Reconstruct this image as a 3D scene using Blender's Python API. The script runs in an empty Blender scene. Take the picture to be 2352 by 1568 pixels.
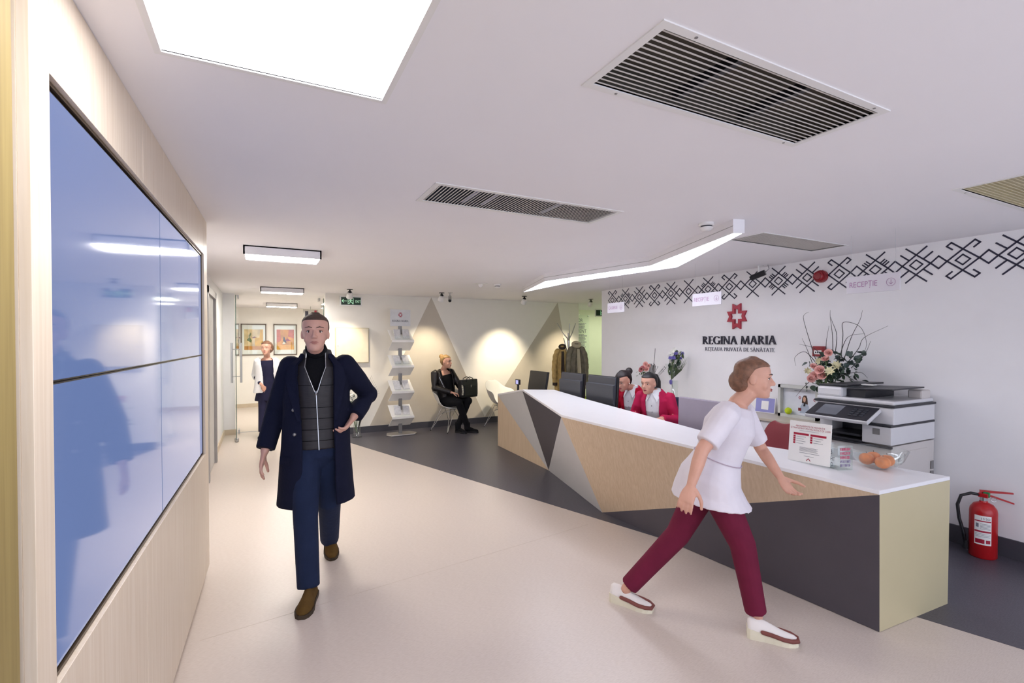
import bpy, bmesh, math, random
from mathutils import Vector, Matrix
random.seed(7)
scn = bpy.context.scene
COL = scn.collection

# ------------------------------------------------------------------ camera
F_PX, CX, HOR, PIT, YAW, EYE = 1120., 1176., 783., .014, math.radians(27.2), 1.58
CY = HOR + F_PX * math.tan(PIT)
CEIL = 2.38
cam_d = bpy.data.cameras.new('camera')
cam = bpy.data.objects.new('camera', cam_d)
COL.objects.link(cam)
cam.location = (0, 0, EYE)
cam.rotation_euler = (math.pi / 2 - PIT, 0, -YAW)
cam_d.sensor_fit = 'HORIZONTAL'
cam_d.sensor_width = 36.0
cam_d.lens = 36.0 * F_PX / 2352.
cam_d.shift_x = 0.0
cam_d.shift_y = (CY - 784.) / 2352.
cam_d.clip_start = .05
scn.camera = cam

# ------------------------------------------------------------------ light
scn.view_settings.view_transform = 'Standard'
scn.view_settings.look = 'None'
scn.view_settings.gamma = 1.0
scn.view_settings.use_curve_mapping = False
scn.view_settings.exposure = 0.5
world = bpy.data.worlds.new('world')
scn.world = world
world.use_nodes = True
wb = world.node_tree.nodes['Background']
wb.inputs[0].default_value = (.76, .83, 1.0, 1)
wb.inputs[1].default_value = 1.9
E_PANEL, E_BOX, E_ZIG, W_SPOT = 8.0, 46.0, 9.0, 72.0

_fw = Vector((math.sin(YAW) * math.cos(PIT), math.cos(YAW) * math.cos(PIT), -math.sin(PIT)))
_rt = Vector((math.cos(YAW), -math.sin(YAW), 0))
_up = Vector((math.sin(YAW) * math.sin(PIT), math.cos(YAW) * math.sin(PIT), math.cos(PIT)))
CAMP = Vector((0, 0, EYE))
def ray(x, y): return _fw + _rt * ((x - CX) / F_PX) - _up * ((y - CY) / F_PX)
def hz(x, y, z): r = ray(x, y); return CAMP + r * ((z - EYE) / r.z)     # pixel -> point at height z
def hx(x, y, X): r = ray(x, y); return CAMP + r * (X / r.x)             # pixel -> point on plane X
def hy(x, y, Y): r = ray(x, y); return CAMP + r * (Y / r.y)             # pixel -> point on plane Y
def pd(x, y, d): return CAMP + ray(x, y) * d                            # pixel -> point at distance d

# ------------------------------------------------------------------ materials
def lin(c): return c / 12.92 if c <= .04045 else ((c + .055) / 1.055) ** 2.4
def rgb(h): return tuple(lin(int(h[i:i + 2], 16) / 255.) for i in (0, 2, 4)) + (1.,)
def mat(name, col, rough=.5, metal=0., var=.06, scale=8., bump=0., bscale=60., spec=.5, stretch=(1, 1, 1), coat=0., emit=None, es=0., sss=0.):
    m = bpy.data.materials.new(name); m.use_nodes = True
    nt = m.node_tree; b = nt.nodes['Principled BSDF']
    c = rgb(col) if isinstance(col, str) else col
    b.inputs['Roughness'].default_value = rough; b.inputs['Metallic'].default_value = metal
    b.inputs['Specular IOR Level'].default_value = spec; b.inputs['Coat Weight'].default_value = coat
    b.inputs['Subsurface Weight'].default_value = sss
    if sss: b.inputs['Subsurface Radius'].default_value = (.01, .004, .002)
    tc = nt.nodes.new('ShaderNodeTexCoord'); mp = nt.nodes.new('ShaderNodeMapping')
    mp.inputs['Scale'].default_value = stretch
    nt.links.new(tc.outputs['Object'], mp.inputs[0])
    nz = nt.nodes.new('ShaderNodeTexNoise'); nz.inputs['Scale'].default_value = scale; nz.inputs['Detail'].default_value = 4
    nt.links.new(mp.outputs[0], nz.inputs[0])
    rp = nt.nodes.new('ShaderNodeMapRange'); rp.inputs[1].default_value = .3; rp.inputs[2].default_value = .7
    rp.inputs[3].default_value = 1 - var; rp.inputs[4].default_value = 1 + var
    nt.links.new(nz.outputs[0], rp.inputs[0])
    mx = nt.nodes.new('ShaderNodeMix'); mx.data_type = 'RGBA'; mx.blend_type = 'MULTIPLY'; mx.inputs[0].default_value = 1
    mx.inputs[6].default_value = c
    nt.links.new(rp.outputs[0], mx.inputs[7]); nt.links.new(mx.outputs[2], b.inputs['Base Color'])
    if bump:
        n2 = nt.nodes.new('ShaderNodeTexNoise'); n2.inputs['Scale'].default_value = bscale; n2.inputs['Detail'].default_value = 3
        nt.links.new(mp.outputs[0], n2.inputs[0])
        bp = nt.nodes.new('ShaderNodeBump'); bp.inputs['Strength'].default_value = bump; bp.inputs['Distance'].default_value = .01
        nt.links.new(n2.outputs[0], bp.inputs['Height']); nt.links.new(bp.outputs[0], b.inputs['Normal'])
    if emit:
        b.inputs['Emission Color'].default_value = rgb(emit); b.inputs['Emission Strength'].default_value = es
    return m
def wood(name, c1, c2, rough=.45, axis=2, sc=1.):
    m = bpy.data.materials.new(name); m.use_nodes = True
    nt = m.node_tree; b = nt.nodes['Principled BSDF']; b.inputs['Roughness'].default_value = rough
    tc = nt.nodes.new('ShaderNodeTexCoord'); mp = nt.nodes.new('ShaderNodeMapping')
    s = [42 * sc, 42 * sc, 42 * sc]; s[axis] = 1.4 * sc; mp.inputs['Scale'].default_value = s
    nt.links.new(tc.outputs['Object'], mp.inputs[0])
    nz = nt.nodes.new('ShaderNodeTexNoise'); nz.inputs['Scale'].default_value = 1.6; nz.inputs['Detail'].default_value = 6
    nz.inputs['Distortion'].default_value = .6
    nt.links.new(mp.outputs[0], nz.inputs[0])
    cr = nt.nodes.new('ShaderNodeValToRGB'); cr.color_ramp.elements[0].position = .32; cr.color_ramp.elements[1].position = .68
    cr.color_ramp.elements[0].color = rgb(c1); cr.color_ramp.elements[1].color = rgb(c2)
    nt.links.new(nz.outputs[0], cr.inputs[0]); nt.links.new(cr.outputs[0], b.inputs['Base Color'])
    return m
def emis(name, col, s):
    m = bpy.data.materials.new(name); m.use_nodes = True
    nt = m.node_tree; b = nt.nodes['Principled BSDF']
    b.inputs['Base Color'].default_value = (.8, .8, .8, 1)
    b.inputs['Emission Color'].default_value = rgb(col); b.inputs['Emission Strength'].default_value = s
    return m
def glass(name, tint='fcfefd', rough=.0, alpha=.06, ior=1.45):
    m = bpy.data.materials.new(name); m.use_nodes = True
    nt = m.node_tree; nt.nodes.clear()
    o = nt.nodes.new('ShaderNodeOutputMaterial'); t = nt.nodes.new('ShaderNodeBsdfTransparent'); t.inputs[0].default_value = rgb(tint)
    g = nt.nodes.new('ShaderNodeBsdfGlossy'); g.inputs[1].default_value = .03 + rough; g.inputs[0].default_value = (1, 1, 1, 1)
    lw = nt.nodes.new('ShaderNodeLayerWeight'); fr = nt.nodes.new('ShaderNodeMath'); fr.operation = 'POWER'; fr.inputs[1].default_value = 5.; nt.links.new(lw.outputs['Facing'], fr.inputs[0])
    mxx = nt.nodes.new('ShaderNodeMath'); mxx.operation = 'MULTIPLY_ADD'; mxx.inputs[1].default_value = ior - .65; mxx.inputs[2].default_value = alpha
    nt.links.new(fr.outputs[0], mxx.inputs[0])
    mi = nt.nodes.new('ShaderNodeMixShader'); nt.links.new(mxx.outputs[0], mi.inputs[0])
    nt.links.new(t.outputs[0], mi.inputs[1]); nt.links.new(g.outputs[0], mi.inputs[2]); nt.links.new(mi.outputs[0], o.inputs[0])
    return m

# ------------------------------------------------------------------ mesh helpers
class MB:
    def __init__(s): s.v = []; s.f = []; s.mi = []; s.m = 0
    def add(s, vs, fs):
        o = len(s.v); s.v += [Vector(v) for v in vs]
        for f in fs: s.f.append([i + o for i in f]); s.mi.append(s.m)
        return s
    def box(s, x0, x1, y0, y1, z0, z1, M=None):
        vs = [Vector((x, y, z)) for z in (z0, z1) for y in (y0, y1) for x in (x0, x1)]
        if M is not None: vs = [M @ v for v in vs]
        return s.add(vs, [(0, 2, 3, 1), (4, 5, 7, 6), (0, 1, 5, 4), (2, 6, 7, 3), (0, 4, 6, 2), (1, 3, 7, 5)])
    def rings(s, R, cap=True, closed=True):
        n = len(R[0]); o = [p for r in R for p in r]; fs = []
        for i in range(len(R) - 1):
            for j in range(n if closed else n - 1):
                k = (j + 1) % n
                fs.append((i * n + j, i * n + k, (i + 1) * n + k, (i + 1) * n + j))
        if cap:
            fs.append(tuple(range(n - 1, -1, -1))); fs.append(tuple((len(R) - 1) * n + j for j in range(n)))
        return s.add(o, fs)
    def tube(s, pts, r, n=8, cap=True, rnd=False, flat=1.):
        pts = [Vector(p) for p in pts]
        rr = r if isinstance(r, (list, tuple)) else [r] * len(pts)
        rr = list(rr)
        if rnd:                                                       # rounded ends
            d0 = (pts[0] - pts[1]).normalized(); d1 = (pts[-1] - pts[-2]).normalized()
            a, b, ra, rb = pts[0], pts[-1], rr[0], rr[-1]
            pts = [a + d0 * ra * .95, a + d0 * ra * .6] + pts + [b + d1 * rb * .6, b + d1 * rb * .95]
            rr = [ra * .3, ra * .8] + rr + [rb * .8, rb * .3]
        R = []; ref = None
        for i, p in enumerate(pts):
            t = (pts[min(i + 1, len(pts) - 1)] - pts[max(i - 1, 0)]).normalized()
            if ref is None: ref = Vector((0, 0, 1)) if abs(t.z) < .9 else Vector((1, 0, 0))
            u = (ref - t * ref.dot(t)).normalized(); ref = u; w = t.cross(u)
            R.append([p + (u * math.cos(a) * flat + w * math.sin(a)) * rr[i] for a in (2 * math.pi * j / n for j in range(n))])
        return s.rings(R, cap)
    def lathe(s, prof, c=(0, 0, 0), n=24, M=None, cap=True):
        R = []
        for r, z in prof:
            ring = [Vector((r * math.cos(2 * math.pi * j / n), r * math.sin(2 * math.pi * j / n), z)) for j in range(n)]
            ring = [(M @ p if M is not None else p) + Vector(c) for p in ring]
            R.append(ring)
        return s.rings(R, cap)
    def ball(s, c, r, n=12, k=8, M=None):
        if not isinstance(r, (tuple, list)): r = (r, r, r)
        R = []
        for i in range(1, k):
            a = math.pi * i / k
            ring = [Vector((r[0] * math.sin(a) * math.cos(2 * math.pi * j / n), r[1] * math.sin(a) * math.sin(2 * math.pi * j / n), -r[2] * math.cos(a))) for j in range(n)]
            R.append([(M @ p if M is not None else p) + Vector(c) for p in ring])
        return s.rings(R, True)
    def prism(s, poly, ax, lo, hi):
        def mk(p, t):
            if ax == 'x': return Vector((t, p[0], p[1]))
            if ax == 'y': return Vector((p[0], t, p[1]))
            return Vector((p[0], p[1], t))
        n = len(poly)
        vs = [mk(p, lo) for p in poly] + [mk(p, hi) for p in poly]
        fs = [tuple(range(n))[::-1], tuple(range(n, 2 * n))] + [(i, (i + 1) % n, n + (i + 1) % n, n + i) for i in range(n)]
        return s.add(vs, fs)
    def slab(s, pts, nrm):                                            # polygon thickened by a vector
        n = len(pts); vs = [Vector(p) for p in pts] + [Vector(p) + Vector(nrm) for p in pts]
        return s.add(vs, [tuple(range(n))[::-1], tuple(range(n, 2 * n))] + [(i, (i + 1) % n, n + (i + 1) % n, n + i) for i in range(n)])
    def xf(s, M): s.v = [M @ v for v in s.v]; return s
    def mesh(s, name, smooth=False, fix=True):
        me = bpy.data.meshes.new(name); me.from_pydata([tuple(v) for v in s.v], [], s.f)
        if any(s.mi): me.polygons.foreach_set('material_index', s.mi)
        if fix:
            bm = bmesh.new(); bm.from_mesh(me); bmesh.ops.recalc_face_normals(bm, faces=bm.faces); bm.to_mesh(me); bm.free()
        if smooth:
            me.polygons.foreach_set('use_smooth', [True] * len(me.polygons))
        me.update()
        return me

def loc_of(p):
    M = Matrix.Translation(p.location) @ p.rotation_euler.to_matrix().to_4x4()
    return loc_of(p.parent) @ M if p.parent else M
def link(name, me, m=None, parent=None, world=False, bevel=0., auto=False):
    """one mesh object; world=True: the mesh is given in world coordinates"""
    if m is not None:
        for q in (m if isinstance(m, (list, tuple)) else [m]): me.materials.append(q)
    o = bpy.data.objects.new(name, me); COL.objects.link(o)
    if parent is not None:
        o.parent = parent
        if world: me.transform(loc_of(parent).inverted())
    if bevel:
        b = o.modifiers.new('bevel', 'BEVEL'); b.width = bevel; b.segments = 2; b.limit_method = 'ANGLE'; b.angle_limit = .6
    if auto:
        me.polygons.foreach_set('use_smooth', [True] * len(me.polygons)); me.set_sharp_from_angle(angle=.7)
    return o
def part(name, mb, m, parent, world=False, smooth=False, bevel=0., auto=False, label=None):
    o = link(name, mb.mesh(name, smooth), m, parent, world, bevel, auto)
    if label: o['label'] = label
    return o
def thing(name, label, cat, loc=(0, 0, 0), rz=0., group=None):
    o = bpy.data.objects.new(name, None); COL.objects.link(o); o.empty_display_size = .1
    o.location = loc; o.rotation_euler = (0, 0, rz); o['label'] = label; o['category'] = cat
    if group: o['group'] = group
    return o
def recenter(o):                                                      # put a single-mesh thing's origin at its base
    me = o.data; xs = [v.co for v in me.vertices]
    c = Vector(((min(v.x for v in xs) + max(v.x for v in xs)) / 2, (min(v.y for v in xs) + max(v.y for v in xs)) / 2, min(v.z for v in xs)))
    me.transform(Matrix.Translation(-c)); o.location = c; return o
def solo(name, mb, m, label, cat, group=None, smooth=False, bevel=0., auto=False):
    o = recenter(link(name, mb.mesh(name, smooth), m, None, False, bevel, auto))
    o['label'] = label; o['category'] = cat
    if group: o['group'] = group
    return o
def struct(name, mb, m, label=None, parent=None):
    o = link(name, mb.mesh(name), m, parent, world=parent is not None)
    if parent is None: o['kind'] = 'structure'
    if label: o['label'] = label
    return o
def dup(root, loc, rz=0., label=None, group=None):
    def cp(o, par):
        c = o.copy(); COL.objects.link(c); c.parent = par
        for ch in list(o.children): cp(ch, c)
        return c
    kids = list(root.children)
    r = root.copy(); COL.objects.link(r); r.location = loc; r.rotation_euler = (0, 0, rz)
    if label: r['label'] = label
    if group: r['group'] = group
    for k in kids: cp(k, r)
    return r
def text_mesh(s, size=1., depth=.0, align='LEFT'):
    cu = bpy.data.curves.new('t', 'FONT'); cu.body = s; cu.size = size; cu.extrude = depth; cu.align_x = align; cu.resolution_u = 3
    o = bpy.data.objects.new('t', cu); COL.objects.link(o)
    dg = bpy.context.evaluated_depsgraph_get(); dg.update()
    me = bpy.data.meshes.new_from_object(o.evaluated_get(dg))
    bpy.data.objects.remove(o); bpy.data.curves.remove(cu); me.name = 'lettering'
    return me
def fuse(mb, voxel, smooth=3, dec=0.):
    """union of overlapping closed shapes into ONE continuous surface"""
    me = mb.mesh('f'); o = bpy.data.objects.new('f', me); COL.objects.link(o)
    r = o.modifiers.new('r', 'REMESH'); r.mode = 'VOXEL'; r.voxel_size = voxel
    if smooth:
        q = o.modifiers.new('s', 'SMOOTH'); q.factor = .5; q.iterations = smooth
    if dec:
        q = o.modifiers.new('d', 'DECIMATE'); q.ratio = dec
    dg = bpy.context.evaluated_depsgraph_get(); dg.update()
    out = bpy.data.meshes.new_from_object(o.evaluated_get(dg))
    bpy.data.objects.remove(o); bpy.data.meshes.remove(me)
    out.materials.clear()
    out.polygons.foreach_set('use_smooth', [True] * len(out.polygons))
    return out

# shared materials
M_WHITE = mat('white_paint', 'f1eff0', .6, var=.01)
M_CEIL = mat('ceiling_paint', 'f3f0f3', .65, var=.012, scale=1.5)
M_CREAM = mat('cream_paint', 'f3efe8', .6, var=.01)
M_BEIGEPAINT = mat('beige_paint', 'c9c0b3', .6, var=.012)
M_GLOSSW = mat('white_laminate', 'eceaec', .28, var=.01)
M_PLASTW = mat('white_plastic', 'eae8e6', .35, var=.015)
M_BLACK = mat('black_plastic', '17171a', .35, var=.05)
M_DARK = mat('dark_grey_plastic', '3c3e45', .42, var=.04)
M_METAL = mat('brushed_metal', 'b9b9bb', .3, .9, var=.04)
M_CHROME = mat('chrome', 'd9dadd', .12, 1., var=.02)
M_STEELG = mat('grey_steel', '8f8d8c', .4, .6, var=.04)
M_RED = mat('logo_red', 'a91d38', .35, var=.03)
M_INK = mat('dark_ink', '2c2a3a', .45, var=.04)
M_GREYINK = mat('grey_ink', '77767f', .5, var=.04)
M_GLASS = glass('clear_glass')
M_GLASST = glass('thin_glass', alpha=.05, ior=1.4)
# ================================================================== the setting
def floor_mat(name, c, dark, rough):
    m = bpy.data.materials.new(name); m.use_nodes = True
    nt = m.node_tree; b = nt.nodes['Principled BSDF']; b.inputs['Roughness'].default_value = rough
    tc = nt.nodes.new('ShaderNodeTexCoord'); mp = nt.nodes.new('ShaderNodeMapping')
    mp.inputs['Scale'].default_value = (40, 260, 1); mp.inputs['Rotation'].default_value = (0, 0, math.radians(-20))
    nt.links.new(tc.outputs['Object'], mp.inputs[0])
    nz = nt.nodes.new('ShaderNodeTexNoise'); nz.inputs['Scale'].default_value = 1.; nz.inputs['Detail'].default_value = 5
    nt.links.new(mp.outputs[0], nz.inputs[0])
    cr = nt.nodes.new('ShaderNodeValToRGB'); cr.color_ramp.elements[0].position = .3; cr.color_ramp.elements[1].position = .62
    cr.color_ramp.elements[0].color = rgb(dark); cr.color_ramp.elements[1].color = rgb(c)
    nt.links.new(nz.outputs[0], cr.inputs[0]); nt.links.new(cr.outputs[0], b.inputs['Base Color'])
    return m
M_FLOOR = floor_mat('beige_linoleum', 'd6c9bf', 'cbbdb2', .33)
M_FLOORD = floor_mat('charcoal_linoleum', '56535c', '43414a', .4)
M_BASED = mat('charcoal_skirting', '45444c', .5)
M_BASEB = mat('beige_skirting', 'cfc0aa', .5)
M_GREENW = mat('pale_green_paint', 'e6ebd3', .6, var=.01)
M_LIME = mat('lime_green', 'a8c020', .5)
M_OAK = wood('pale_oak', 'd9c7b0', 'e4d5c2', .4)
M_OAKC = wood('counter_oak', 'c3ab8f', 'd0ba9f', .4)
M_OAKY = wood('yellow_oak', '8a7746', '9a8752', .6)
M_COUNTG = mat('charcoal_laminate', '4b464d', .42, var=.03)
M_COUNTC = mat('cream_laminate', 'c3b793', .4, var=.01)

fl = struct('floor', MB().box(-.8, 8.6, -2.5, 13.4, -.06, 0), M_FLOOR, 'beige flecked linoleum floor')
lx = lambda Y: 1.263 - .3272 * (Y - 7.723)
link('dark_inlay', MB().slab([(lx(8.62), 8.62, .0), (lx(-2.5), -2.5, .0), (8.6, -2.5, .0), (8.6, 10.3, .0), (6.03, 10.3, .0), (6.03, 8.62, 0)], (0, 0, .002)).mesh('dark_inlay'), M_FLOORD, fl)['label'] = 'charcoal linoleum inlay with a slanting edge'
# welded seam across the beige floor
link('floor_seam', MB().slab([(-.3, 3.02, 0), (2.5, 3.42, 0), (2.5, 3.424, 0), (-.3, 3.024, 0)], (0, 0, .0006)).mesh('floor_seam'), mat('seam', 'c9bbae', .5), fl)

VENTS = [(.92, 1.92, .94, 1.24), (.817, 1.966, 2.40, 2.70), (3.30, 4.354, 2.36, 2.65), (3.27, 4.27, .90, 1.215)]
LIGHT_R = (-.24, .36, .45, 1.645)
def holed(x0, x1, y0, y1, z, th, holes):
    xs = sorted({x0, x1, *[h[0] for h in holes], *[h[1] for h in holes]}); ys = sorted({y0, y1, *[h[2] for h in holes], *[h[3] for h in holes]})
    m = MB()
    for i in range(len(xs) - 1):
        for j in range(len(ys) - 1):
            cx, cy = (xs[i] + xs[i + 1]) / 2, (ys[j] + ys[j + 1]) / 2
            if any(h[0] < cx < h[1] and h[2] < cy < h[3] for h in holes): continue
            m.add([(xs[i], ys[j], z), (xs[i + 1], ys[j], z), (xs[i + 1], ys[j + 1], z), (xs[i], ys[j + 1], z)], [(0, 3, 2, 1)])
    for h in holes:
        for a, b in (((h[0], h[2]), (h[1], h[2])), ((h[1], h[2]), (h[1], h[3])), ((h[1], h[3]), (h[0], h[3])), ((h[0], h[3]), (h[0], h[2]))):
            m.add([(a[0], a[1], z), (b[0], b[1], z), (b[0], b[1], z + th), (a[0], a[1], z + th)], [(0, 1, 2, 3)])
    m.add([(x0, y0, z + th + .2), (x1, y0, z + th + .2), (x1, y1, z + th + .2), (x0, y1, z + th + .2)], [(0, 1, 2, 3)])
    return m
me = holed(-.8, 8.6, -2.5, 13.4, CEIL, .12, VENTS + [LIGHT_R]).mesh('ceiling', fix=False)
ceil_o = link('ceiling', me, M_CEIL); ceil_o['kind'] = 'structure'; ceil_o['label'] = 'flat white painted ceiling'

wall_r = struct('wall_right', MB().box(4.84, 4.99, -2.5, 6.28, 0, CEIL), M_WHITE, 'white wall with dark folk pattern band under the ceiling')
struct('wall_corridor_near', MB().box(4.99, 8.6, 6.13, 6.28, 0, CEIL), M_GREENW, 'pale green side wall of the corridor')
struct('wall_corridor_far', MB().box(5.5, 8.6, 10.3, 10.45, 0, CEIL), M_GREENW, 'pale green end wall of the corridor')
struct('wall_corridor_side', MB().box(8.6, 8.75, 6.1, 10.4, 0, CEIL), M_GREENW, 'pale green wall closing the corridor')
struct('baseboard_corridor', MB().box(5.5, 8.6, 10.285, 10.3, 0, .16), M_LIME, 'lime green skirting in the corridor')
wall_b = struct('wall_back', MB().box(.95, 6.03, 8.62, 8.77, 0, CEIL), M_CREAM, 'cream wall with beige painted triangles')
struct('wall_back_return', MB().box(5.9, 6.03, 8.77, 10.3, 0, CEIL), M_CREAM, 'cream return of the back wall')
struct('baseboard_back', MB().box(.95, 6.03, 8.605, 8.62, .002, .11), M_BASED, 'charcoal skirting along the back wall')
struct('baseboard_right', MB().box(4.825, 4.84, -2.5, 6.28, .002, .14), M_BASED, 'charcoal skirting along the patterned wall')
struct('wall_left', MB().box(-.75, -.57, -2.5, 13.2, 0, CEIL), M_WHITE, 'white wall left of the glass doors')
struct('trim_1', MB().box(-.57, -.40, 9.45, 9.62, 0, CEIL), M_WHITE, 'white wall nib beside the glass doors')
struct('baseboard_left', MB().box(-.57, -.555, 7.42, 9.45, 0, .09).box(-.57, -.555, 9.62, 13.2, 0, .09).box(-.57, -.388, 9.438, 9.45, 0, .09), M_BASEB, 'beige skirting along the left wall')
struct('wall_hall_end', MB().box(-.75, 2.4, 13.2, 13.35, 0, CEIL), M_CREAM, 'cream end wall of the hallway')
struct('wall_hall_side', MB().box(2.2, 2.35, 8.77, 13.2, 0, CEIL), M_CREAM, 'cream side wall of the hallway')
struct('baseboard_hall', MB().box(-.57, 2.2, 13.185, 13.2, 0, .09), M_BASEB, 'beige skirting in the hallway')
# painted triangles on the back wall
def bw(x, y): p = hy(x, y, 8.62); return (p.x, p.z)
for pts in ([(1.66, .112), (2.77, 2.378), (3.835, .112)], [(3.835, .112), (5.5, 2.378), (5.95, .112)]):
    link('painted_triangle', MB().prism(pts, 'y', 8.617, 8.6205).mesh('painted_triangle'), M_BEIGEPAINT, wall_b)
# folk motif band on the right wall
M_MOTIF = mat('navy_vinyl', '25243a', .5, var=.03)
def bar(m, a, b, w=.0085):
    w *= 1.35
    a, b = Vector(a), Vector(b); d = (b - a).normalized(); a, b = a - d * w * .4, b + d * w * .4; n = Vector((-d.y, d.x)) * w / 2
    m.slab([(0, p.x, p.y) for p in (a + n, b + n, b - n, a - n)], (-.003, 0, 0))
def motif(kind):
    m = MB(); a, b, e = .098, .082, .072
    for sx in (-1, 1):
        for sz in (-1, 1):
            bar(m, (-sx * a, 0), (sx * e, sz * (b + e * b / a)))
            bar(m, (sx * .045, 0), (0, sz * .04), .0075)
            dx, dz = sx * a, sz * b
            if kind == 'tick':
                bar(m, (dx * .5, dz * .5), (dx * .5 + dx * .62, dz * .5 + dz * .62))
            if kind == 'comb':
                for k in (.3, .46, .62):
                    q = Vector((dx * (1 - k), dz * k)); bar(m, q, (q.x + dx * .36, q.y + dz * .36), .0075)
            if kind == 'hook':
                t = Vector((sx * e, sz * (b + e * b / a)))
                u = t + Vector((sx * .03, -sz * .025)); bar(m, t, u); bar(m, u, u + Vector((-sx * .036, -sz * .03)))
    return m.mesh('motif')
MOT = {k: motif(k) for k in ('tick', 'comb', 'hook', 'plain')}
lk = MB()
for s in (1, -1):
    bar(lk, (-.053, 0), (0, s * .05)); bar(lk, (0, s * .05), (.053, 0))
lk = lk.mesh('linking_diamond')
for q in list(MOT.values()) + [lk]: q.materials.append(M_MOTIF)
seq = 'tick hook tick comb hook tick comb plain hook comb plain tick hook tick comb hook tick'.split()
y = .56
for i in range(19):
    k = seq[(i - 3) % 17]
    o = bpy.data.objects.new('motif', MOT[k]); COL.objects.link(o); o.parent = wall_r; o.location = (4.84, y, 2.212)
    if i < 18:
        o = bpy.data.objects.new('linking_diamond', lk); COL.objects.link(o); o.parent = wall_r; o.location = (4.84, y + .1515, 2.212)
    y += .303

# ------------------------------------------------------------------ glass doors, hallway
def glass_door(name, X, y0, y1, side, label):
    d = bpy.data.objects.new(name, None); COL.objects.link(d); d.location = (X, y0, 0); d['kind'] = 'structure'; d['label'] = label
    L = y1 - y0
    part('pane', MB().box(-.005, .005, .0, L, .03, 2.30), M_GLASS, d)
    part('pane_edge', MB().box(-.0055, .0055, -.004, 0, .03, 2.30), mat('glass_edge', '5b6f68', .2), d)
    for z in (.015, 2.30): part('patch_fitting', MB().box(-.016, .016, L - .16, L, z, z + .06), M_METAL, d, bevel=.003)
    part('floor_lock', MB().lathe([(.022, 0), (.03, .006), (.03, .05), (.02, .06)], (0, .03, .002), 12), M_METAL, d, auto=True)
    for s in (-1, 1):
        h = part('pull_handle', MB().tube([(s * .065, .12, .92), (s * .065, .12, 1.55)], .016, 10), M_METAL, d, auto=True)
        for z in (1.02, 1.45): part('standoff', MB().tube([(0, .12, z), (s * .065, .12, z)], .008, 8), M_METAL, h, auto=True)
    return d
glass_door('door_1', -.353, 8.73, 9.62, 1, 'frameless glass door standing open beside the left wall')
glass_door('door_2', .94, 8.80, 9.62, -1, 'frameless glass door standing open behind the walking man')
link('floor_spring', MB().box(-.36, -.06, 9.60, 9.64, 0, .006).mesh('floor_spring'), M_METAL, fl)
d3 = bpy.data.objects.new('door_3', None); COL.objects.link(d3); d3.location = (-.57, 6.9, 0); d3['kind'] = 'structure'; d3['label'] = 'grey framed door in the left wall'
part('door_frame', MB().box(0, .05, -.56, -.47, 0, 2.2).box(0, .05, .47, .56, 0, 2.2).box(0, .05, -.56, .56, 2.12, 2.2), mat('grey_frame', 'a3a09e', .4, .3), d3)
part('door_leaf', MB().box(.0, .02, -.47, .47, .01, 2.12), mat('grey_leaf', 'c9c6c4', .5), d3)
rd = thing('access_reader', 'black and silver access reader on the left wall', 'reader', (-.57, 7.75, 1.57))
part('housing', MB().box(0, .025, -.05, .05, 0, .19), M_BLACK, rd, bevel=.004)
part('face_plate', MB().box(.025, .03, .0, .05, .01, .18), M_METAL, rd)

M_FRAME = mat('brown_picture_frame', '6e6056', .45)
M_PAPER = mat('white_paper', 'f0eeea', .7, var=.01)
def art(x0, x1, label, variant):
    t = thing('framed_picture', label, 'picture', ((x0 + x1) / 2, 13.2, 1.24), group='framed pictures in the hallway')
    w = (x1 - x0) / 2; h = .75
    fr = MB()
    for a in ((-w, -w + .022, 0, h), (w - .022, w, 0, h), (-w, w, 0, .022), (-w, w, h - .022, h)): fr.box(a[0], a[1], -.03, 0, a[2], a[3])
    part('frame', fr, M_FRAME, t)
    part('mount_board', MB().box(-w + .01, w - .01, -.012, -.004, .01, h - .01), M_PAPER, t)
    p = part('painted_sheet', MB().box(-w * .74, w * .74, -.016, -.012, .13, h - .13), mat('paint_ochre' + str(variant), 'cf8a22' if variant else 'd2b888', .7, var=.35, scale=6), t)
    cols = ['dca800', 'c07f18', '4f6028', '7a2c22', 'd9862e'] if variant == 0 else ['c8633a', 'e0a23c', '2f2a30', 'a42838', 'd9b26a']
    R = random.Random(variant + 3); z0 = -.0165
    def blob(pts, c): part('brush_stroke', MB().prism(pts, 'y', z0 - .0006 * R.random() - .0004, z0 + .0006), mat('stroke_' + c, c, .7, var=.2, scale=20), p)
    W = w * .74
    if variant == 0:
        blob([(W * .1, .2), (W, .2), (W, .42), (W * .12, .42)], cols[0]); blob([(-W, .13), (W, .13), (W, .22), (-W, .22)], cols[1])
        blob([(W * .6, .4), (W, .4), (W, .62), (W * .7, .62)], cols[0])
        blob([(-.15, .36), (-.05, .3), (-.04, .36), (-.09, .44)], cols[2]); blob([(-.09, .43), (-.05, .5), (-.06, .55), (-.11, .46)], cols[2])
        blob([(-.05, .41), (.08, .41), (.02, .45)], cols[3])
    else:
        blob([(-W, .3), (-W * .5, .34), (-W * .6, .62), (-W, .62)], cols[0]); blob([(W * .3, .45), (W, .4), (W, .62), (W * .4, .62)], cols[0])
        blob([(-W, .13), (W, .13), (W, .25), (-W, .24)], cols[1])
        blob([(-.05, .34), (.03, .28), (.02, .32), (-.02, .44), (-.04, .44)], cols[2]); blob([(-.01, .33), (.13, .34), (.05, .4), (.04, .45), (.03, .4)], cols[3])
        blob([(-.07, .27), (0, .27), (-.03, .33)], 'd9d6c4')
    part('glazing', MB().box(-w + .015, w - .015, -.024, -.022, .015, h - .015), M_GLASST, t)
art(-.431, .107, 'brown framed picture in yellow with a green-skirted shape', 0)
art(.263, .783, 'brown framed picture in orange with red and black shapes', 1)
art(-.565, -.47, 'framed yellow picture half hidden at the left wall corner', 0)
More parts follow.
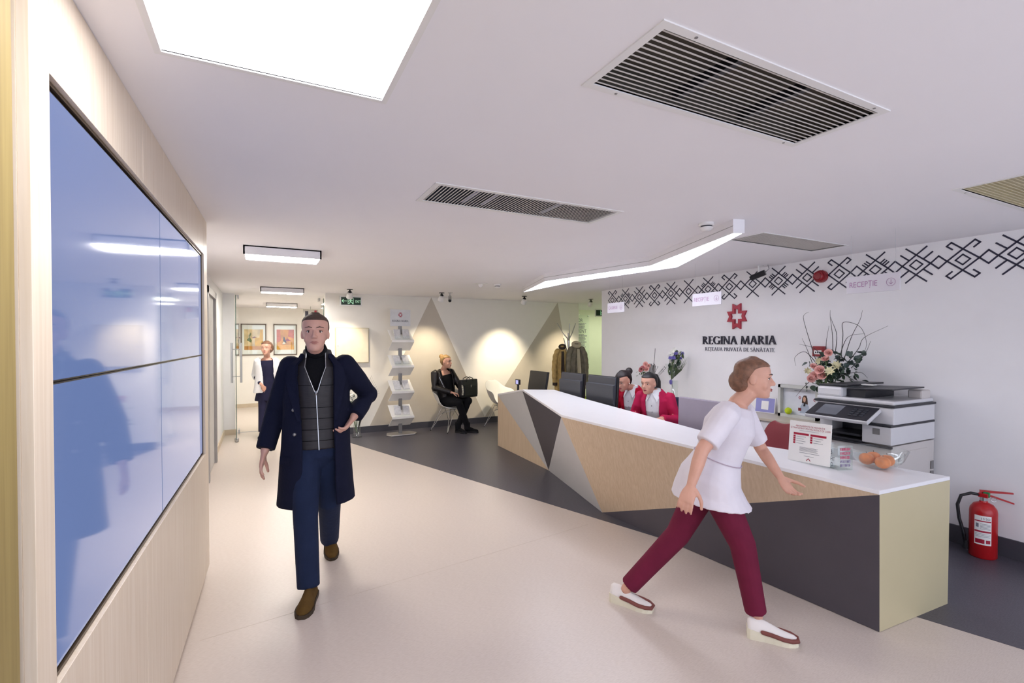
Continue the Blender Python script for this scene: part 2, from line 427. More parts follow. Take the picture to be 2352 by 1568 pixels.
# distant notice in the hallway
nb = thing('hall_notice', 'small dark and red notice hanging in the hallway behind the man', 'sign', (1.02, 12.2, 2.05))
part('board', MB().box(-.16, .16, -.01, .01, 0, .26), mat('notice_grey', 'b9b4ae', .6), nb)
part('red_mark', MB().box(.08, .13, -.014, -.01, .14, .24), M_RED, nb); part('dark_mark', MB().box(-.12, -.05, -.014, -.01, .03, .22), M_INK, nb)
part('hanger', MB().tube([(0, 0, .26), (0, 0, CEIL - 2.05)], .006, 6), M_METAL, nb)

# ------------------------------------------------------------------ media wall
k = math.atan(.0268)
mw = bpy.data.objects.new('trim_2', None); COL.objects.link(mw); mw.location = (-.428 + .0268 * 1.265, 1.265, 0); mw.rotation_euler = (0, 0, -k)
mw['kind'] = 'structure'; mw['label'] = 'pale oak clad media wall framing the display screens'
Lm = 2.615; oy0, oy1, oz0, oz1 = .095, 2.462, .845, 2.14
def pan(y0, y1, z0, z1, g=.0015): part('cladding_panel', MB().box(-.02, 0, y0 + g, y1 - g, z0 + g, z1 - g), M_OAK, mw, bevel=.001)
pan(0, oy0, 0.06, CEIL)
for a, b in ((oy0, .885), (.885, 1.64), (1.64, oy1)): pan(a, b, oz1, CEIL)
for a, b in ((oy0, .885), (.885, 1.64), (1.64, oy1)): pan(a, b, .06, oz0)
pan(oy1, Lm, .06, CEIL)
part('carcass', MB().box(-.16, -.02, 0, Lm, .06, oz0).box(-.16, -.02, 0, Lm, oz1, CEIL).box(-.16, -.02, 0, oy0, oz0, oz1).box(-.16, -.02, oy1, Lm, oz0, oz1), M_OAK, mw)
part('plinth', MB().box(-.16, -.03, 0, Lm - .02, 0, .06), M_OAK, mw)
part('reveal', MB().box(-.022, -.012, oy0, oy0 + .006, oz0, oz1).box(-.022, -.012, oy1 - .006, oy1, oz0, oz1).box(-.022, -.012, oy0, oy1, oz1 - .008, oz1).box(-.022, -.012, oy0, oy1, oz0, oz0 + .008), mat('bronze_reveal', '5a4a38', .35, .5), mw)
M_SCREEN = mat('blue_display', '1a2334', .06, var=.02, emit='7e94cc', es=.46, spec=.9)
M_BEZEL = mat('black_bezel', '0e0e12', .3)
sy = [oy0 + .012, 1.235, oy1 - .012]; sz = [oz0 + .012, 1.49, oz1 - .012]
Mw = Matrix.Translation(mw.location) @ Matrix.Rotation(-k, 4, 'Z')
for i in range(2):
    for j in range(2):
        s = thing('display_screen', '%s blue display panel of the video wall, %s' % (('lower', 'upper')[j], ('beside the yellow oak door panel', 'beside the open hallway end')[i]), 'screen', Mw @ Vector((-.035, (sy[i] + sy[i + 1]) / 2, sz[j])), -k, 'video wall displays')
        hw, hh = (sy[i + 1] - sy[i]) / 2 - .001, sz[j + 1] - sz[j] - .002
        part('bezel', MB().box(-.06, .018, -hw, hw, 0, hh), M_BEZEL, s)
        part('display', MB().box(.018, .0195, -hw + .004, hw - .004, .004, hh - .004), M_SCREEN, s)
# yellow oak leaf beside the camera
yo = bpy.data.objects.new('door_4', None); COL.objects.link(yo); yo.location = (-.41, 1.25, 0); yo['kind'] = 'structure'; yo['label'] = 'yellow oak door panel beside the media wall'
part('door_leaf', MB().box(-.03, .0, -1.0, -.012, .01, CEIL - .005), M_OAKY, yo)
part('shadow_gap', MB().box(-.04, -.03, -.02, .01, .01, CEIL - .005), M_BLACK, yo)

# ------------------------------------------------------------------ ceiling fixtures
M_LPANEL = emis('panel_glow', 'fbfaff', E_PANEL); M_LBOX = emis('box_glow', 'fffaf2', E_BOX); M_LZIG = emis('strip_glow', 'eef1ff', E_ZIG)
M_LBODY = mat('grey_aluminium', 'efedf0', .5, 0., var=.02)
x0, x1, y0, y1 = LIGHT_R
t = thing('recessed_light_panel', 'large square-edged recessed ceiling light panel', 'ceiling light', ((x0 + x1) / 2, (y0 + y1) / 2, CEIL))
w, h = (x1 - x0) / 2, (y1 - y0) / 2
part('diffuser', MB().box(-w, w, -h, h, .003, .03), M_LPANEL, t)
part('rim', MB().box(-w - .018, -w, -h - .018, h + .018, -.004, .012).box(w, w + .018, -h - .018, h + .018, -.004, .012).box(-w, w, -h - .018, -h, -.004, .012).box(-w, w, h, h + .018, -.004, .012), M_PLASTW, t)
for i, (x0, x1, y0, y1, lab) in enumerate(((-.13, .48, 4.63, 4.97, 'shallow box ceiling light in front of the glass doors'), (-.01, .585, 8.05, 8.33, 'shallow box ceiling light right at the glass doors'), (.09, .69, 11.35, 11.65, 'shallow box ceiling light down the hallway'))):
    t = thing('box_ceiling_light', lab, 'ceiling light', ((x0 + x1) / 2, (y0 + y1) / 2, CEIL - .075), group='box lights towards the hallway')
    w, h = (x1 - x0) / 2, (y1 - y0) / 2
    part('housing', MB().box(-w, w, -h, -h + .012, 0, .075).box(-w, w, h - .012, h, 0, .075).box(-w, -w + .012, -h, h, 0, .075).box(w - .012, w, -h, h, 0, .075).box(-w, w, -h, h, .065, .075), M_LBODY, t)
    part('diffuser', MB().box(-w + .013, w - .013, -h + .013, h - .013, .004, .02), M_LBOX, t)
for (x, y, lab) in ((7.7, 7.4, 'added square fill light brightening the pale green corridor'), (7.8, 9.2, 'added square fill light at the corridor end'), (1.4, 10.6, 'added square fill light in the hallway side')):  # lamps added to brighten corridor and hallway, tucked behind the walls
    t = thing('added_fill_light', lab, 'ceiling light', (x, y, CEIL - .05), group='added corridor fill lights')
    part('housing', MB().box(-.3, .3, -.3, .3, .01, .05), M_LBODY, t); part('diffuser', MB().box(-.28, .28, -.28, .28, 0, .01), emis('added_fill_glow', 'fbffe6', 12.), t)
zl = [(3.40, 6.27), (3.00, 5.0), (3.26, 3.51), (2.755, 2.19), (2.835, 2.165), (3.573, 3.454), (3.345, 4.932)]
t = thing('zigzag_ceiling_light', 'long angular zigzag ceiling light above the reception counter', 'ceiling light', (3.2, 4.2, CEIL - .09))
def inset(p, d):
    n = len(p); out = []
    for i in range(n):
        a, b, c = Vector(p[i - 1]), Vector(p[i]), Vector(p[(i + 1) % n])
        e1, e2 = (b - a).normalized(), (c - b).normalized(); n1, n2 = Vector((-e1.y, e1.x)), Vector((-e2.y, e2.x))
        bis = (n1 + n2).normalized(); out.append(b + bis * min(d / max(bis.dot(n1), .25), d * 2.2))
    return out
zi = inset(zl, .012)
m = MB(); n = len(zl)
for i in range(n):
    a, b, c, d = zl[i], zl[(i + 1) % n], zi[(i + 1) % n], zi[i]
    m.slab([(p[0], p[1], CEIL - .09) for p in (a, b, c, d)], (0, 0, .09))
part('housing', m, M_LBODY, t, world=True)
part('diffuser', MB().slab([(p[0], p[1], CEIL - .084) for p in inset(zl, .011)], (0, 0, .012)), M_LZIG, t, world=True)
part('side_groove', MB().tube([(a[0] - .001, a[1], CEIL - .045) for a in zl[:4]], .0016, 4), M_STEELG, t, world=True)
# grilles
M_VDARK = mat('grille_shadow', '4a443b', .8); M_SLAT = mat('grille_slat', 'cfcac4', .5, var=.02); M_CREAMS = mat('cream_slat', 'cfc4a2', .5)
labs = ['large return-air ceiling grille with long parallel slats', 'narrow supply grille with many short slats in mid ceiling', 'fine slatted supply grille beside the zigzag light end', 'cream slatted ceiling grille above the fire extinguisher']
for vi, (x0, x1, y0, y1) in enumerate(VENTS):
    t = thing('air_grille', labs[vi], 'grille', ((x0 + x1) / 2, (y0 + y1) / 2, CEIL), group='ceiling air grilles')
    w, h = (x1 - x0) / 2, (y1 - y0) / 2; fwid = (.026, .03, .012, .026)[vi]
    part('frame', MB().box(-w - fwid, -w, -h - fwid, h + fwid, -.004, .01).box(w, w + fwid, -h - fwid, h + fwid, -.004, .01).box(-w, w, -h - fwid, -h, -.004, .01).box(-w, w, h, h + fwid, -.004, .01), M_PLASTW, t)
    part('added_liner', MB().box(-w, w, -h, h, .085, .1).box(-w, -w + .002, -h, h, .008, .085).box(w - .002, w, -h, h, .008, .085).box(-w, w, -h, -h + .002, .008, .085).box(-w, w, h - .002, h, .008, .085), (M_VDARK, M_DARK, M_DARK, M_CREAMS)[vi], t)  # lining added inside the openings; its dark colours stand in for shade
    if vi in (0, 3):
        n = 15; me = MB().box(-w, w, -.0024, .0024, .0, .0015).mesh('slat'); me.materials.append(M_SLAT if vi == 0 else M_CREAMS)
        for i in range(n):
            o = bpy.data.objects.new('slat', me); COL.objects.link(o); o.parent = t; o.location = (0, -h + (i + .5) * 2 * h / n, 0)
        for x in (-.16, .17) if vi == 0 else (): part('brace', MB().box(x - .012, x + .012, -h, h, .02, .05), M_BLACK, t)
        for x in (-w * .8, w * .9):
            for y in (-h - .013, h + .013): part('screw', MB().lathe([(.005, -.0055), (.005, -.003)], (x, y, 0), 8), M_STEELG, t)
    else:
        n = 58 if vi == 1 else 46; me = MB().box(-.0032, .0032, -h, h, .0, .0015).mesh('slat'); me.materials.append(M_SLAT)
        me2 = MB().box(-.006, .006, -h, h, .004, .006).mesh('slat'); me2.materials.append(M_SLAT)
        for i in range(n):
            o = bpy.data.objects.new('slat', me if vi == 1 else me2); COL.objects.link(o); o.parent = t; o.location = (-w + (i + .5) * 2 * w / n, 0, 0)
        if vi == 1:
            for x in (-.33, -.21, .2): part('closed_blade', MB().box(x - .012, x + .012, -h, h, .016, .02), mat('blade', 'aeb0c4', .5), t)
# spotlights aimed at the back wall
for i, (x, y, ax, lab) in enumerate(((1.22, 7.85, .0, 'small tilted black and white ceiling spotlight above the exit sign'), (2.66, 7.72, .35, 'small tilted ceiling spotlight by the triangle tip'), (4.18, 7.65, .1, 'small tilted ceiling spotlight beyond the zigzag light'), (5.6, 7.6, -.1, 'small tilted ceiling spotlight above the coat stand'))):
    t = thing('spotlight', lab, 'spotlight', (x, y, CEIL), group='ceiling spotlights along the back wall')
    R = Matrix.Rotation(math.radians(38), 4, 'X') @ Matrix.Rotation(ax * .3, 4, 'Y')
    part('mount', MB().lathe([(.045, 0), (.045, -.008), (.012, -.012), (.012, -.04)], (0, 0, 0), 16), M_BLACK, t, auto=True)
    part('joint', MB().ball((0, 0, -.05), .03), M_BLACK, t, smooth=True)
    part('can', MB().lathe([(.03, .03), (.045, .02), (.05, -.06), (.046, -.062), (.04, -.03)], (0, .0, -.08), 20, R), M_PLASTW, t, auto=True)
    part('lens', MB().lathe([(.0395, -.045), (.0395, -.05)], (0, 0, -.08), 16, R), emis('spot_glow', 'fff1d0', 3.), t)
    ld = bpy.data.lights.new('spot_beam', 'SPOT'); ld.energy = W_SPOT * (.7, 1.0, 1.5, 1.1)[i]; ld.color = (1, .86, .62); ld.spot_size = math.radians(66); ld.spot_blend = .9; ld.shadow_soft_size = .03
    lo = bpy.data.objects.new('spot_beam', ld); COL.objects.link(lo); lo.parent = t; lo.location = (0, .06, -.16); lo.rotation_euler = (math.radians(36), 0, 0)
def detector(x, y, lab):
    t = thing('smoke_detector', lab, 'smoke detector', (x, y, CEIL), group='smoke detectors')
    part('base', MB().lathe([(.05, 0), (.052, -.012), (.045, -.02)], (0, 0, 0), 20), M_PLASTW, t, auto=True)
    part('vents', MB().lathe([(.036, -.02), (.036, -.034)], (0, 0, 0), 20), M_DARK, t)
    part('cap', MB().lathe([(.042, -.03), (.043, -.036), (.03, -.05), (.012, -.054)], (0, 0, 0), 20), M_PLASTW, t, auto=True)
detector(2.69, 2.35, 'round white smoke detector beside the zigzag light'); detector(2.98, 6.25, 'round white smoke detector in front of the seated woman')
t = thing('ceiling_antenna', 'white funnel-shaped ceiling antenna disc near the smoke detector', 'antenna', (2.72, 6.25, CEIL))
part('disc', MB().lathe([(.1, 0), (.1, -.006), (.03, -.012)], (0, 0, 0), 24), M_PLASTW, t, auto=True); part('cone', MB().lathe([(.035, -.01), (.025, -.04), (.008, -.055)], (0, 0, 0), 16), M_PLASTW, t, auto=True)
def camera_unit(loc, aim, lab, white):
    t = thing('security_camera', lab, 'security camera', loc, group='security cameras')
    a = Vector(aim); b = Vector((0, 0, -.10))
    part('bracket', MB().tube([(0, 0, 0), (0, 0, -.06), b], .009, 8).lathe([(.03, 0), (.03, -.006)], (0, 0, 0), 12), M_PLASTW if white else M_METAL, t, auto=True)
    d = a.normalized()
    part('body', MB().tube([b - d * .07, b + d * .07], .03, 14), M_BLACK if white else M_METAL, t, auto=True)
    part('lens', MB().tube([b + d * .07, b + d * .085], .022, 12), M_BLACK, t, auto=True)
    part('cable', MB().tube([b - d * .07, b - d * .11 + Vector((0, 0, .02)), b - d * .09 + Vector((0, 0, .09)), (0.03, -.03, 0)], .005, 6), M_METAL if white else M_BLACK, t, smooth=True)
camera_unit((4.70, 3.42, CEIL), (-.35, .9, -.35), 'black cylindrical security camera in front of the wall pattern', True)
camera_unit((2.78, 7.66, CEIL), (-.3, -.8, -.5), 'silver domed security camera beside the triangle tip', False)
t = thing('fire_siren', 'round red fire siren on the patterned wall band', 'siren', (4.84, 2.84, 2.205))
Rm = Matrix.Rotation(-math.pi / 2, 4, 'Y'); M_SREG = mat('siren_red', '8e1c26', .3)
part('back_box', MB().lathe([(.06, 0), (.06, .035), (.05, .04)], (0, 0, 0), 24, Rm), M_SREG, t, auto=True)
part('sounder', MB().lathe([(.045, .04), (.047, .07), (.036, .08), (.03, .072), (.01, .072)], (0, 0, 0), 24, Rm), M_SREG, t, auto=True)
t = thing('fire_call_point', 'square red fire call point with white window behind the bouquet', 'call point', (4.84, 2.845, 1.43))
part('box', MB().box(-.05, 0, -.055, .055, 0, .1), M_SREG, t, bevel=.006); part('window', MB().box(-.0525, -.05, -.036, .036, .022, .06), M_PLASTW, t)
for yy in (-.018, 0, .018): part('mark', MB().box(-.0535, -.0525, yy - .006, yy + .006, .033, .048), M_INK, t)
# exit signs
M_EXITG = mat('exit_dark_green', '0b2e1c', .4); M_EXITL = emis('exit_glow', '30c070', .5)
def exit_sign(loc, rz, w, h, lab, arrow, hang):
    t = thing('exit_sign', lab, 'exit sign', loc, rz)
    part('case', MB().box(-w / 2 - .02, w / 2 + .02, 0, .04, -.02, h + .02), M_PLASTW, t, bevel=.003)
    part('face', MB().box(-w / 2, w / 2, -.003, 0, 0, h), M_EXITG, t)
    g = MB(); s = h / .12
    def b(x0, x1, z0, z1): g.box(x0, x1, -.005, -.003, z0, z1)
    def st(a, c, wd):
        a, c = Vector(a), Vector(c); d = (c - a).normalized(); n = Vector((-d.y, d.x)) * wd / 2
        g.slab([(p.x, -.003, p.y) for p in (a + n, c + n, c - n, a - n)], (0, -.002, 0))
    ax = -w * .33 if arrow < 0 else w * .33
    st((ax - .04, h * .5), (ax + .04, h * .5), .009); e = -.04 if arrow < 0 else .04
    st((ax + e, h * .5), (ax + e * .3, h * .72), .009); st((ax + e, h * .5), (ax + e * .3, h * .28), .009)
    px = -w * .02
    b(px - .045, px - .038, h * .1, h * .9); b(px + .038, px + .045, h * .1, h * .9)
    g.box(px - .004, px + .012, -.005, -.003, h * .76, h * .88)
    for q in (((px, .7), (px - .006, .42)), ((px - .006, .42), (px + .022, .34)), ((px + .022, .34), (px + .03, .12)), ((px - .006, .42), (px - .018, .2)), ((px - .018, .2), (px - .034, .16)), ((px, .66), (px + .028, .55)), ((px, .66), (px - .024, .58)), ((px - .024, .58), (px - .03, .4))):
        st((q[0][0], h * q[0][1]), (q[1][0], h * q[1][1]), .009)
    part('pictogram', g, M_EXITL, t)
    if arrow < 0:
        me = text_mesh('EXIT', h * .5); me.transform(Matrix.Translation((w * .22, -.0045, h * .3)) @ Matrix.Rotation(math.pi / 2, 4, 'X') @ Matrix.Diagonal((.68, 1, 1, 1)))
        link('lettering', me, M_EXITL, t)
    if hang: part('hanger', MB().box(-.01, .01, .01, .03, h + .02, hang), M_METAL, t)
    return t
exit_sign((1.317, 8.36, 2.175), 0, .31, .125, 'green exit sign with left arrow and EXIT lettering', -1, CEIL - 2.175)
exit_sign((6.83, 8.83, 2.15), math.radians(-25), .30, .13, 'dark green exit sign with right arrow in the corridor', 1, CEIL - 2.14)
# electrical cabinet
t = thing('wall_cabinet', 'flat cream electrical cabinet mounted on the back wall', 'cabinet', (1.37, 8.62, 1.21))
part('body', MB().box(-.27, .27, -.05, 0, 0, .595), M_COUNTC, t); part('door', MB().box(-.262, .262, -.062, -.05, .008, .587), mat('cream_door', 'e2d8c2', .35), t, bevel=.002)
part('lock', MB().lathe([(.012, 0), (.012, .006)], (-.235, -.062, .29), 12, Matrix.Rotation(math.pi / 2, 4, 'X')), M_METAL, t)
# hanging signs
def hang_sign(y0, y1, txt, lab):
    t = thing('hanging_sign', lab, 'sign', (4.0, (y0 + y1) / 2, 1.94), group='signs hanging above the counter')
    w = (y1 - y0) / 2
    part('plate', MB().box(-.004, .004, -w, w, 0, .128), mat('frosted_acrylic', 'd5d1d9', .25, var=.0), t, bevel=.002)
    me = text_mesh(txt, .057); M = Matrix.Translation((-.0046, w - .02, .045)) @ Matrix.Rotation(-math.pi / 2, 4, 'Z') @ Matrix.Rotation(math.pi / 2, 4, 'X') @ Matrix.Diagonal((.8, 1, 1, 1))
    me.transform(M); link('lettering', me, mat('mauve_ink', 'a0709c', .5), t)
    g = MB(); c = Vector((-.0055, -w + .055, .062))
    R = [[c + Vector((0, math.cos(a) * r, math.sin(a) * r)) for a in (2 * math.pi * j / 24 for j in range(24))] for r in (.029, .0265)]
    g.rings([[p + Vector((0, 0, 0)) for p in R[0]], R[1]], cap=False)
    g.box(c.x - .0003, c.x + .0008, c.y - .0013, c.y + .0013, c.z - .016, c.z + .018)
    for s in (-1, 1): g.slab([(c.x, c.y, c.z - .017), (c.x, c.y + s * .013, c.z - .004), (c.x, c.y + s * .013, c.z - .001), (c.x, c.y, c.z - .013)], (-.0005, 0, 0))
    part('arrow_symbol', g, mat('mauve_ink', 'a0709c', .5), t)
    for s in (-1, 1): part('suspension_wire', MB().tube([(0, s * (w - .03), .128), (0, s * (w - .03), CEIL - 1.94)], .0006, 4), M_METAL, t)
hang_sign(1.808, 2.161, 'RECEPȚIE', 'hanging acrylic RECEPȚIE sign above the bowl of fruit')
hang_sign(3.308, 3.665, 'RECEPȚIE', 'hanging acrylic RECEPȚIE sign beside the red emblem')
hang_sign(4.741, 5.065, 'CASIERIE', 'hanging acrylic CASIERIE sign at the far counter end')
# ================================================================== wall logo
def serif(ch):
    T, t, sh = .135, .06, .035; P = []; acc = None
    if ch == 'Ț': ch, acc = 'T', 'c'
    if ch == 'Ă': ch, acc = 'A', 'b'
    def q(*p): P.append(list(p))
    def st(x0, z0, x1, z1, w): q((x0 - w / 2, z0), (x0 + w / 2, z0), (x1 + w / 2, z1), (x1 - w / 2, z1))
    def sf(x, z, w=.27): q((x - w / 2, z), (x + w / 2, z), (x + w / 2, z + sh), (x - w / 2, z + sh))
    def bar(x0, x1, z, w=t): q((x0, z - w / 2), (x1, z - w / 2), (x1, z + w / 2), (x0, z + w / 2))
    def arc(cx, cz, rx, rz, a0, a1, tk=T, tn=t, n=12):
        pr = None
        for i in range(n + 1):
            a = math.radians(a0 + (a1 - a0) * i / n); w = tn + (tk - tn) * abs(math.cos(a))
            o = (cx + rx * math.cos(a), cz + rz * math.sin(a)); k = (cx + (rx - w) * math.cos(a), cz + (rz - w) * math.sin(a))
            if pr: q(pr[0], o, k, pr[1])
            pr = (o, k)
    W = .6
    if ch == 'I': st(.16, 0, .16, 1, T); sf(.16, 0); sf(.16, 1 - sh); W = .32
    elif ch in 'EDPRT' and ch != 'T':
        st(.16, 0, .16, 1, T); sf(.14, 0, .24); sf(.14, 1 - sh, .24)
        if ch == 'E':
            bar(.16, .5, 1 - t / 2); bar(.16, .44, .52); bar(.16, .54, t / 2); st(.49, .86, .49, 1, t * .7); st(.53, 0, .53, .16, t * .7); W = .6
        if ch == 'D': arc(.28, .5, .46, .5, -90, 90); bar(.16, .3, 1 - t / 2); bar(.16, .3, t / 2); W = .8
        if ch in 'PR': arc(.26, .74, .3, .26, -90, 90, T * .95); bar(.16, .28, 1 - t / 2); bar(.16, .28, .48 + t / 2); W = .6
        if ch == 'R': st(.32, .5, .66, 0, T); sf(.7, 0, .14); W = .76
    elif ch == 'T': st(.32, 0, .32, 1, T); sf(.32, 0); bar(.02, .62, 1 - t / 2); st(.035, .84, .035, 1, t * .7); st(.605, .84, .605, 1, t * .7); W = .64
    elif ch == 'N': st(.13, 0, .13, 1, t); st(.7, 0, .7, 1, t); st(.1, 1, .68, 0, T * 1.1); sf(.13, 0, .2); sf(.7, 1 - sh, .2); sf(.06, 1 - sh, .14); W = .84
    elif ch == 'A': st(.1, 0, .38, 1, t * 1.1); st(.38, 1, .68, 0, T * 1.1); bar(.2, .58, .36); sf(.1, 0, .2); sf(.68, 0, .24); W = .8
    elif ch == 'M': st(.12, 0, .2, 1, t); st(.2, 1, .5, .03, T); st(.5, .03, .82, 1, t); st(.82, 1, .9, 0, T); sf(.12, 0, .2); sf(.9, 0, .26); W = 1.04
    elif ch == 'G': arc(.46, .5, .42, .5, 48, 300, T, t, 18); st(.74, .05, .74, .42, T * .9); bar(.46, .7, t / 2 + .0); sf(.74, .42, .25); st(.74, .74, .74, .92, t); W = .9
    elif ch == 'U': st(.16, .3, .16, 1, T); st(.62, .3, .62, 1, t); sf(.16, 1 - sh); sf(.62, 1 - sh, .2); arc(.37, .32, .277, .32, 180, 360, T * .7); W = .78
    elif ch == 'V': st(.1, 1, .38, 0, T * 1.1); st(.38, 0, .66, 1, t * 1.1); sf(.1, 1 - sh, .24); sf(.66, 1 - sh, .2); W = .76
    elif ch == 'S': arc(.26, .74, .22, .26, 35, 270, T * .8); arc(.26, .27, .24, .27, 90, -145, T * .8); W = .52
    elif ch == ' ': W = .34
    if acc == 'b': arc(.38, 1.24, .17, .15, 200, 340, .05, .07, 6)
    if acc == 'c': q((.28, -.1), (.36, -.1), (.33, -.28), (.27, -.28))
    return P, W
def serif_line(parent, txt, y0, y1, z, cap, X, dep, m):
    tot = sum(serif(c)[1] for c in txt); sx = (y0 - y1) / tot; x = 0.
    for c in txt:
        P, W = serif(c)
        if P:
            g = MB()
            for p in P: g.slab([(X, y0 - (x + a) * sx, z + b * cap) for a, b in p], (-dep, 0, 0))
            part('letter', g, m, parent, world=True)
        x += W
EMB_O = [(-82, 225), (0, 180), (82, 225), (82, 92), (195, 92), (150, 0), (195, -92), (82, -92), (82, -225), (0, -180), (-82, -225), (-82, -92), (-195, -92), (-150, 0), (-195, 92), (-82, 92)]
EMB_I = [(-36, 137), (0, 122), (36, 137), (36, 48), (118, 48), (103, 0), (118, -48), (36, -48), (36, -137), (0, -122), (-36, -137), (-36, -48), (-118, -48), (-103, 0), (-118, 48), (-36, 48)]
def emblem(fn, s, thick):
    g = MB()
    for i in range(16):
        k = (i + 1) % 16
        g.slab([fn(p[0] * s, p[1] * s) for p in (EMB_O[i], EMB_O[k], EMB_I[k], EMB_I[i])], thick)
    return g
t = thing('wall_logo', 'raised REGINA MARIA logo with red cross emblem on the white wall', 'logo', (4.84, 3.78, 1.46))
part('emblem', emblem(lambda a, b: (4.84, 3.78 - a, 1.862 + b), .145 / 225, (-.025, 0, 0)), M_RED, t, world=True, label='red hollow cross emblem')
serif_line(t, 'REGINA MARIA', 4.27, 3.30, 1.544, .094, 4.84, .018, M_INK)
serif_line(t, 'REȚEAUA PRIVATĂ DE SĂNĂTATE', 4.235, 3.32, 1.463, .043, 4.84, .006, M_GREYINK)

# ================================================================== reception counter
V1, V2, V3, V4, V5 = (3.2, 6.70, .777), (2.982, 5.509, .959), (2.514, 3.876, .885), (2.952, 1.419, .775), (3.646, 1.382, .773)
K4, K3, K2, K1 = (3.484, 1.828, .793), (3.22, 2.411, .819), (3.30, 4.576, .917), (3.362, 5.337, .951)
B1, B2, B3, BA, BC = (3.171, 6.637, 0.002), (3.111, 5.076, .002), (2.782, 3.596, .002), (2.972, 1.422, .002), (3.66, 1.391, .002)
ct = thing('reception_counter', 'faceted reception counter in oak, grey and charcoal panels with white top', 'counter', (3.1, 4.0, 0))
M_CGREY = mat('pale_grey_laminate', 'c9c6c6', .4, var=.012)
dn = lambda p, h=.022: (p[0], p[1], p[2] - h)
def facet(pts, m, lab):
    a, b, c = [Vector(p) for p in pts[:3]]; n = (b - a).cross(c - a).normalized()
    if n.dot(Vector((3.4, 4, .4)) - a) < 0: n = -n
    part('facet_panel', MB().slab(pts, n * .016), m, ct, world=True, label=lab)
facet([dn(V1), dn(V2), B2], M_CGREY, 'pale grey triangular panel'); facet([dn(V1), B1, B2], M_OAKC, 'oak triangular panel')
facet([dn(V2), dn(V3), B2], M_COUNTG, 'charcoal triangular panel'); facet([dn(V3), B2, B3], M_CGREY, 'pale grey triangular panel')
facet([dn(V3), dn(V4), B3], M_OAKC, 'long oak triangular panel'); facet([dn(V4), B3, BA], M_COUNTG, 'long charcoal triangular panel')
facet([dn(V4), dn(V5), BC, BA], M_COUNTC, 'cream end panel')
facet([dn(V1), B1, (3.37, 6.64, .002), (3.38, 6.7, .75)], M_CGREY, None)
def topslab(pts):
    n = len(pts); a = sum((Vector(p) for p in pts), Vector()) / n
    return MB().slab([dn(p) for p in pts], (0, 0, .022))
part('counter_top', topslab([V2, V3, V4, V5, K4, K3, K2, K1]), M_GLOSSW, ct, world=True, bevel=.002)
part('counter_top', topslab([V1, V2, K1, (3.39, 6.70, .777)]), M_GLOSSW, ct, world=True, bevel=.002)
part('inner_upstand', MB().slab([dn(K3, .03), dn(K2, .03), (K2[0], K2[1], .02), (K3[0], K3[1], .02)], (-.016, 0, 0)).slab([dn(K4, .03), dn(K3, .03), (K3[0], K3[1], .02), (K4[0], K4[1], .02)], (-.016, 0, 0)).slab([dn(K2, .03), dn(K1, .03), (K1[0], K1[1], .02), (K2[0], K2[1], .02)], (-.016, 0, 0)), M_CGREY, ct, world=True)
wd = thing('work_desk', 'low white work desk hidden behind the reception counter', 'desk', (3.75, 4.4, 0))
part('desk_top', MB().box(-.36, -.12, -1.95, 2.0, .70, .725), M_GLOSSW, wd, bevel=.002)
for yy in (-1.9, 0, 1.88): part('desk_leg', MB().box(-.34, -.14, yy - .012, yy + .012, .002, .70), M_CGREY, wd)

# ------------------------------------------------------------------ monitors
def monitor(y0, y1, z0, z1, X, lab, col=None, tilt=.06, hump=True):
    yc, w, h = (y0 + y1) / 2, (y1 - y0) / 2, z1 - z0
    t = thing('monitor', lab, 'monitor', (X, yc, .726), 0, 'monitors behind the counter')
    mm = col or M_DARK; B = z0 - .726; R = Matrix.Translation((0, 0, B)) @ Matrix.Rotation(tilt, 4, 'Y')
    part('bezel', MB().box(-.002, .022, -w, w, 0, h, R), M_BLACK if not col else col, t, bevel=.004)
    part('screen', MB().box(.022, .0235, -w + .015, w - .015, .02, h - .015, R), mat('desktop_glow', '20242c', .2, emit='cfd8e6', es=.5), t)
    if hump:
        g = MB().prism([(-.002, .015), (-.035, .04), (-.05, h * .6), (-.05, h * .72), (-.022, h * .74), (-.022, h - .012), (-.002, h - .005)], 'y', -w + .02, w - .02); g.xf(R @ Matrix.Identity(4))
        g.v = g.v
        part('back_shell', g, mm, t, bevel=.004)
    else: part('back_shell', MB().box(-.014, -.002, -w + .004, w - .004, .006, h - .004, R), mm, t, bevel=.004)
    part('stand_neck', MB().box(.02, .05, -.04, .04, .012, B + .1), M_BLACK, t); part('stand_foot', MB().lathe([(.11, 0), (.11, .008), (.04, .016)], (.05, 0, 0), 20), M_BLACK, t, auto=True)
    return t
monitor(5.76, 6.25, .81, 1.155, 3.47, 'slim black monitor tilted back beside the customer display', M_BLACK, .16, False)
monitor(4.83, 5.33, .85, 1.185, 3.45, 'dark grey monitor in front of the coat stand')
monitor(4.21, 4.75, .845, 1.185, 3.45, 'dark grey monitor in front of the bowed receptionist')
monitor(2.56, 3.25, .80, 1.075, 3.38, 'wide monitor back tinted with pale lilac-grey haze beside the receptionist with ponytail', mat('hazed_dark_plastic', '98909f', .45, var=.03), .02, False)  # pale tone paints a passing figure's blurred haze onto a dark back
t = thing('customer_display', 'small customer display with blue screen on a thin black post', 'display', (3.33, 5.95, .86))
p0 = pd(1190, 892, 6.95); t.location = (p0.x, p0.y, .80)
part('post', MB().box(-.012, .012, -.012, .012, 0, .22), M_BLACK, t); part('foot', MB().box(-.05, .05, -.05, .05, -.03, 0), M_BLACK, t)
part('head', MB().box(-.02, .014, -.05, .05, .16, .235), M_BLACK, t, bevel=.003); part('screen', MB().box(-.0215, -.02, -.042, .03, .17, .225), emis('blue_lcd', '3a46c8', .6), t)

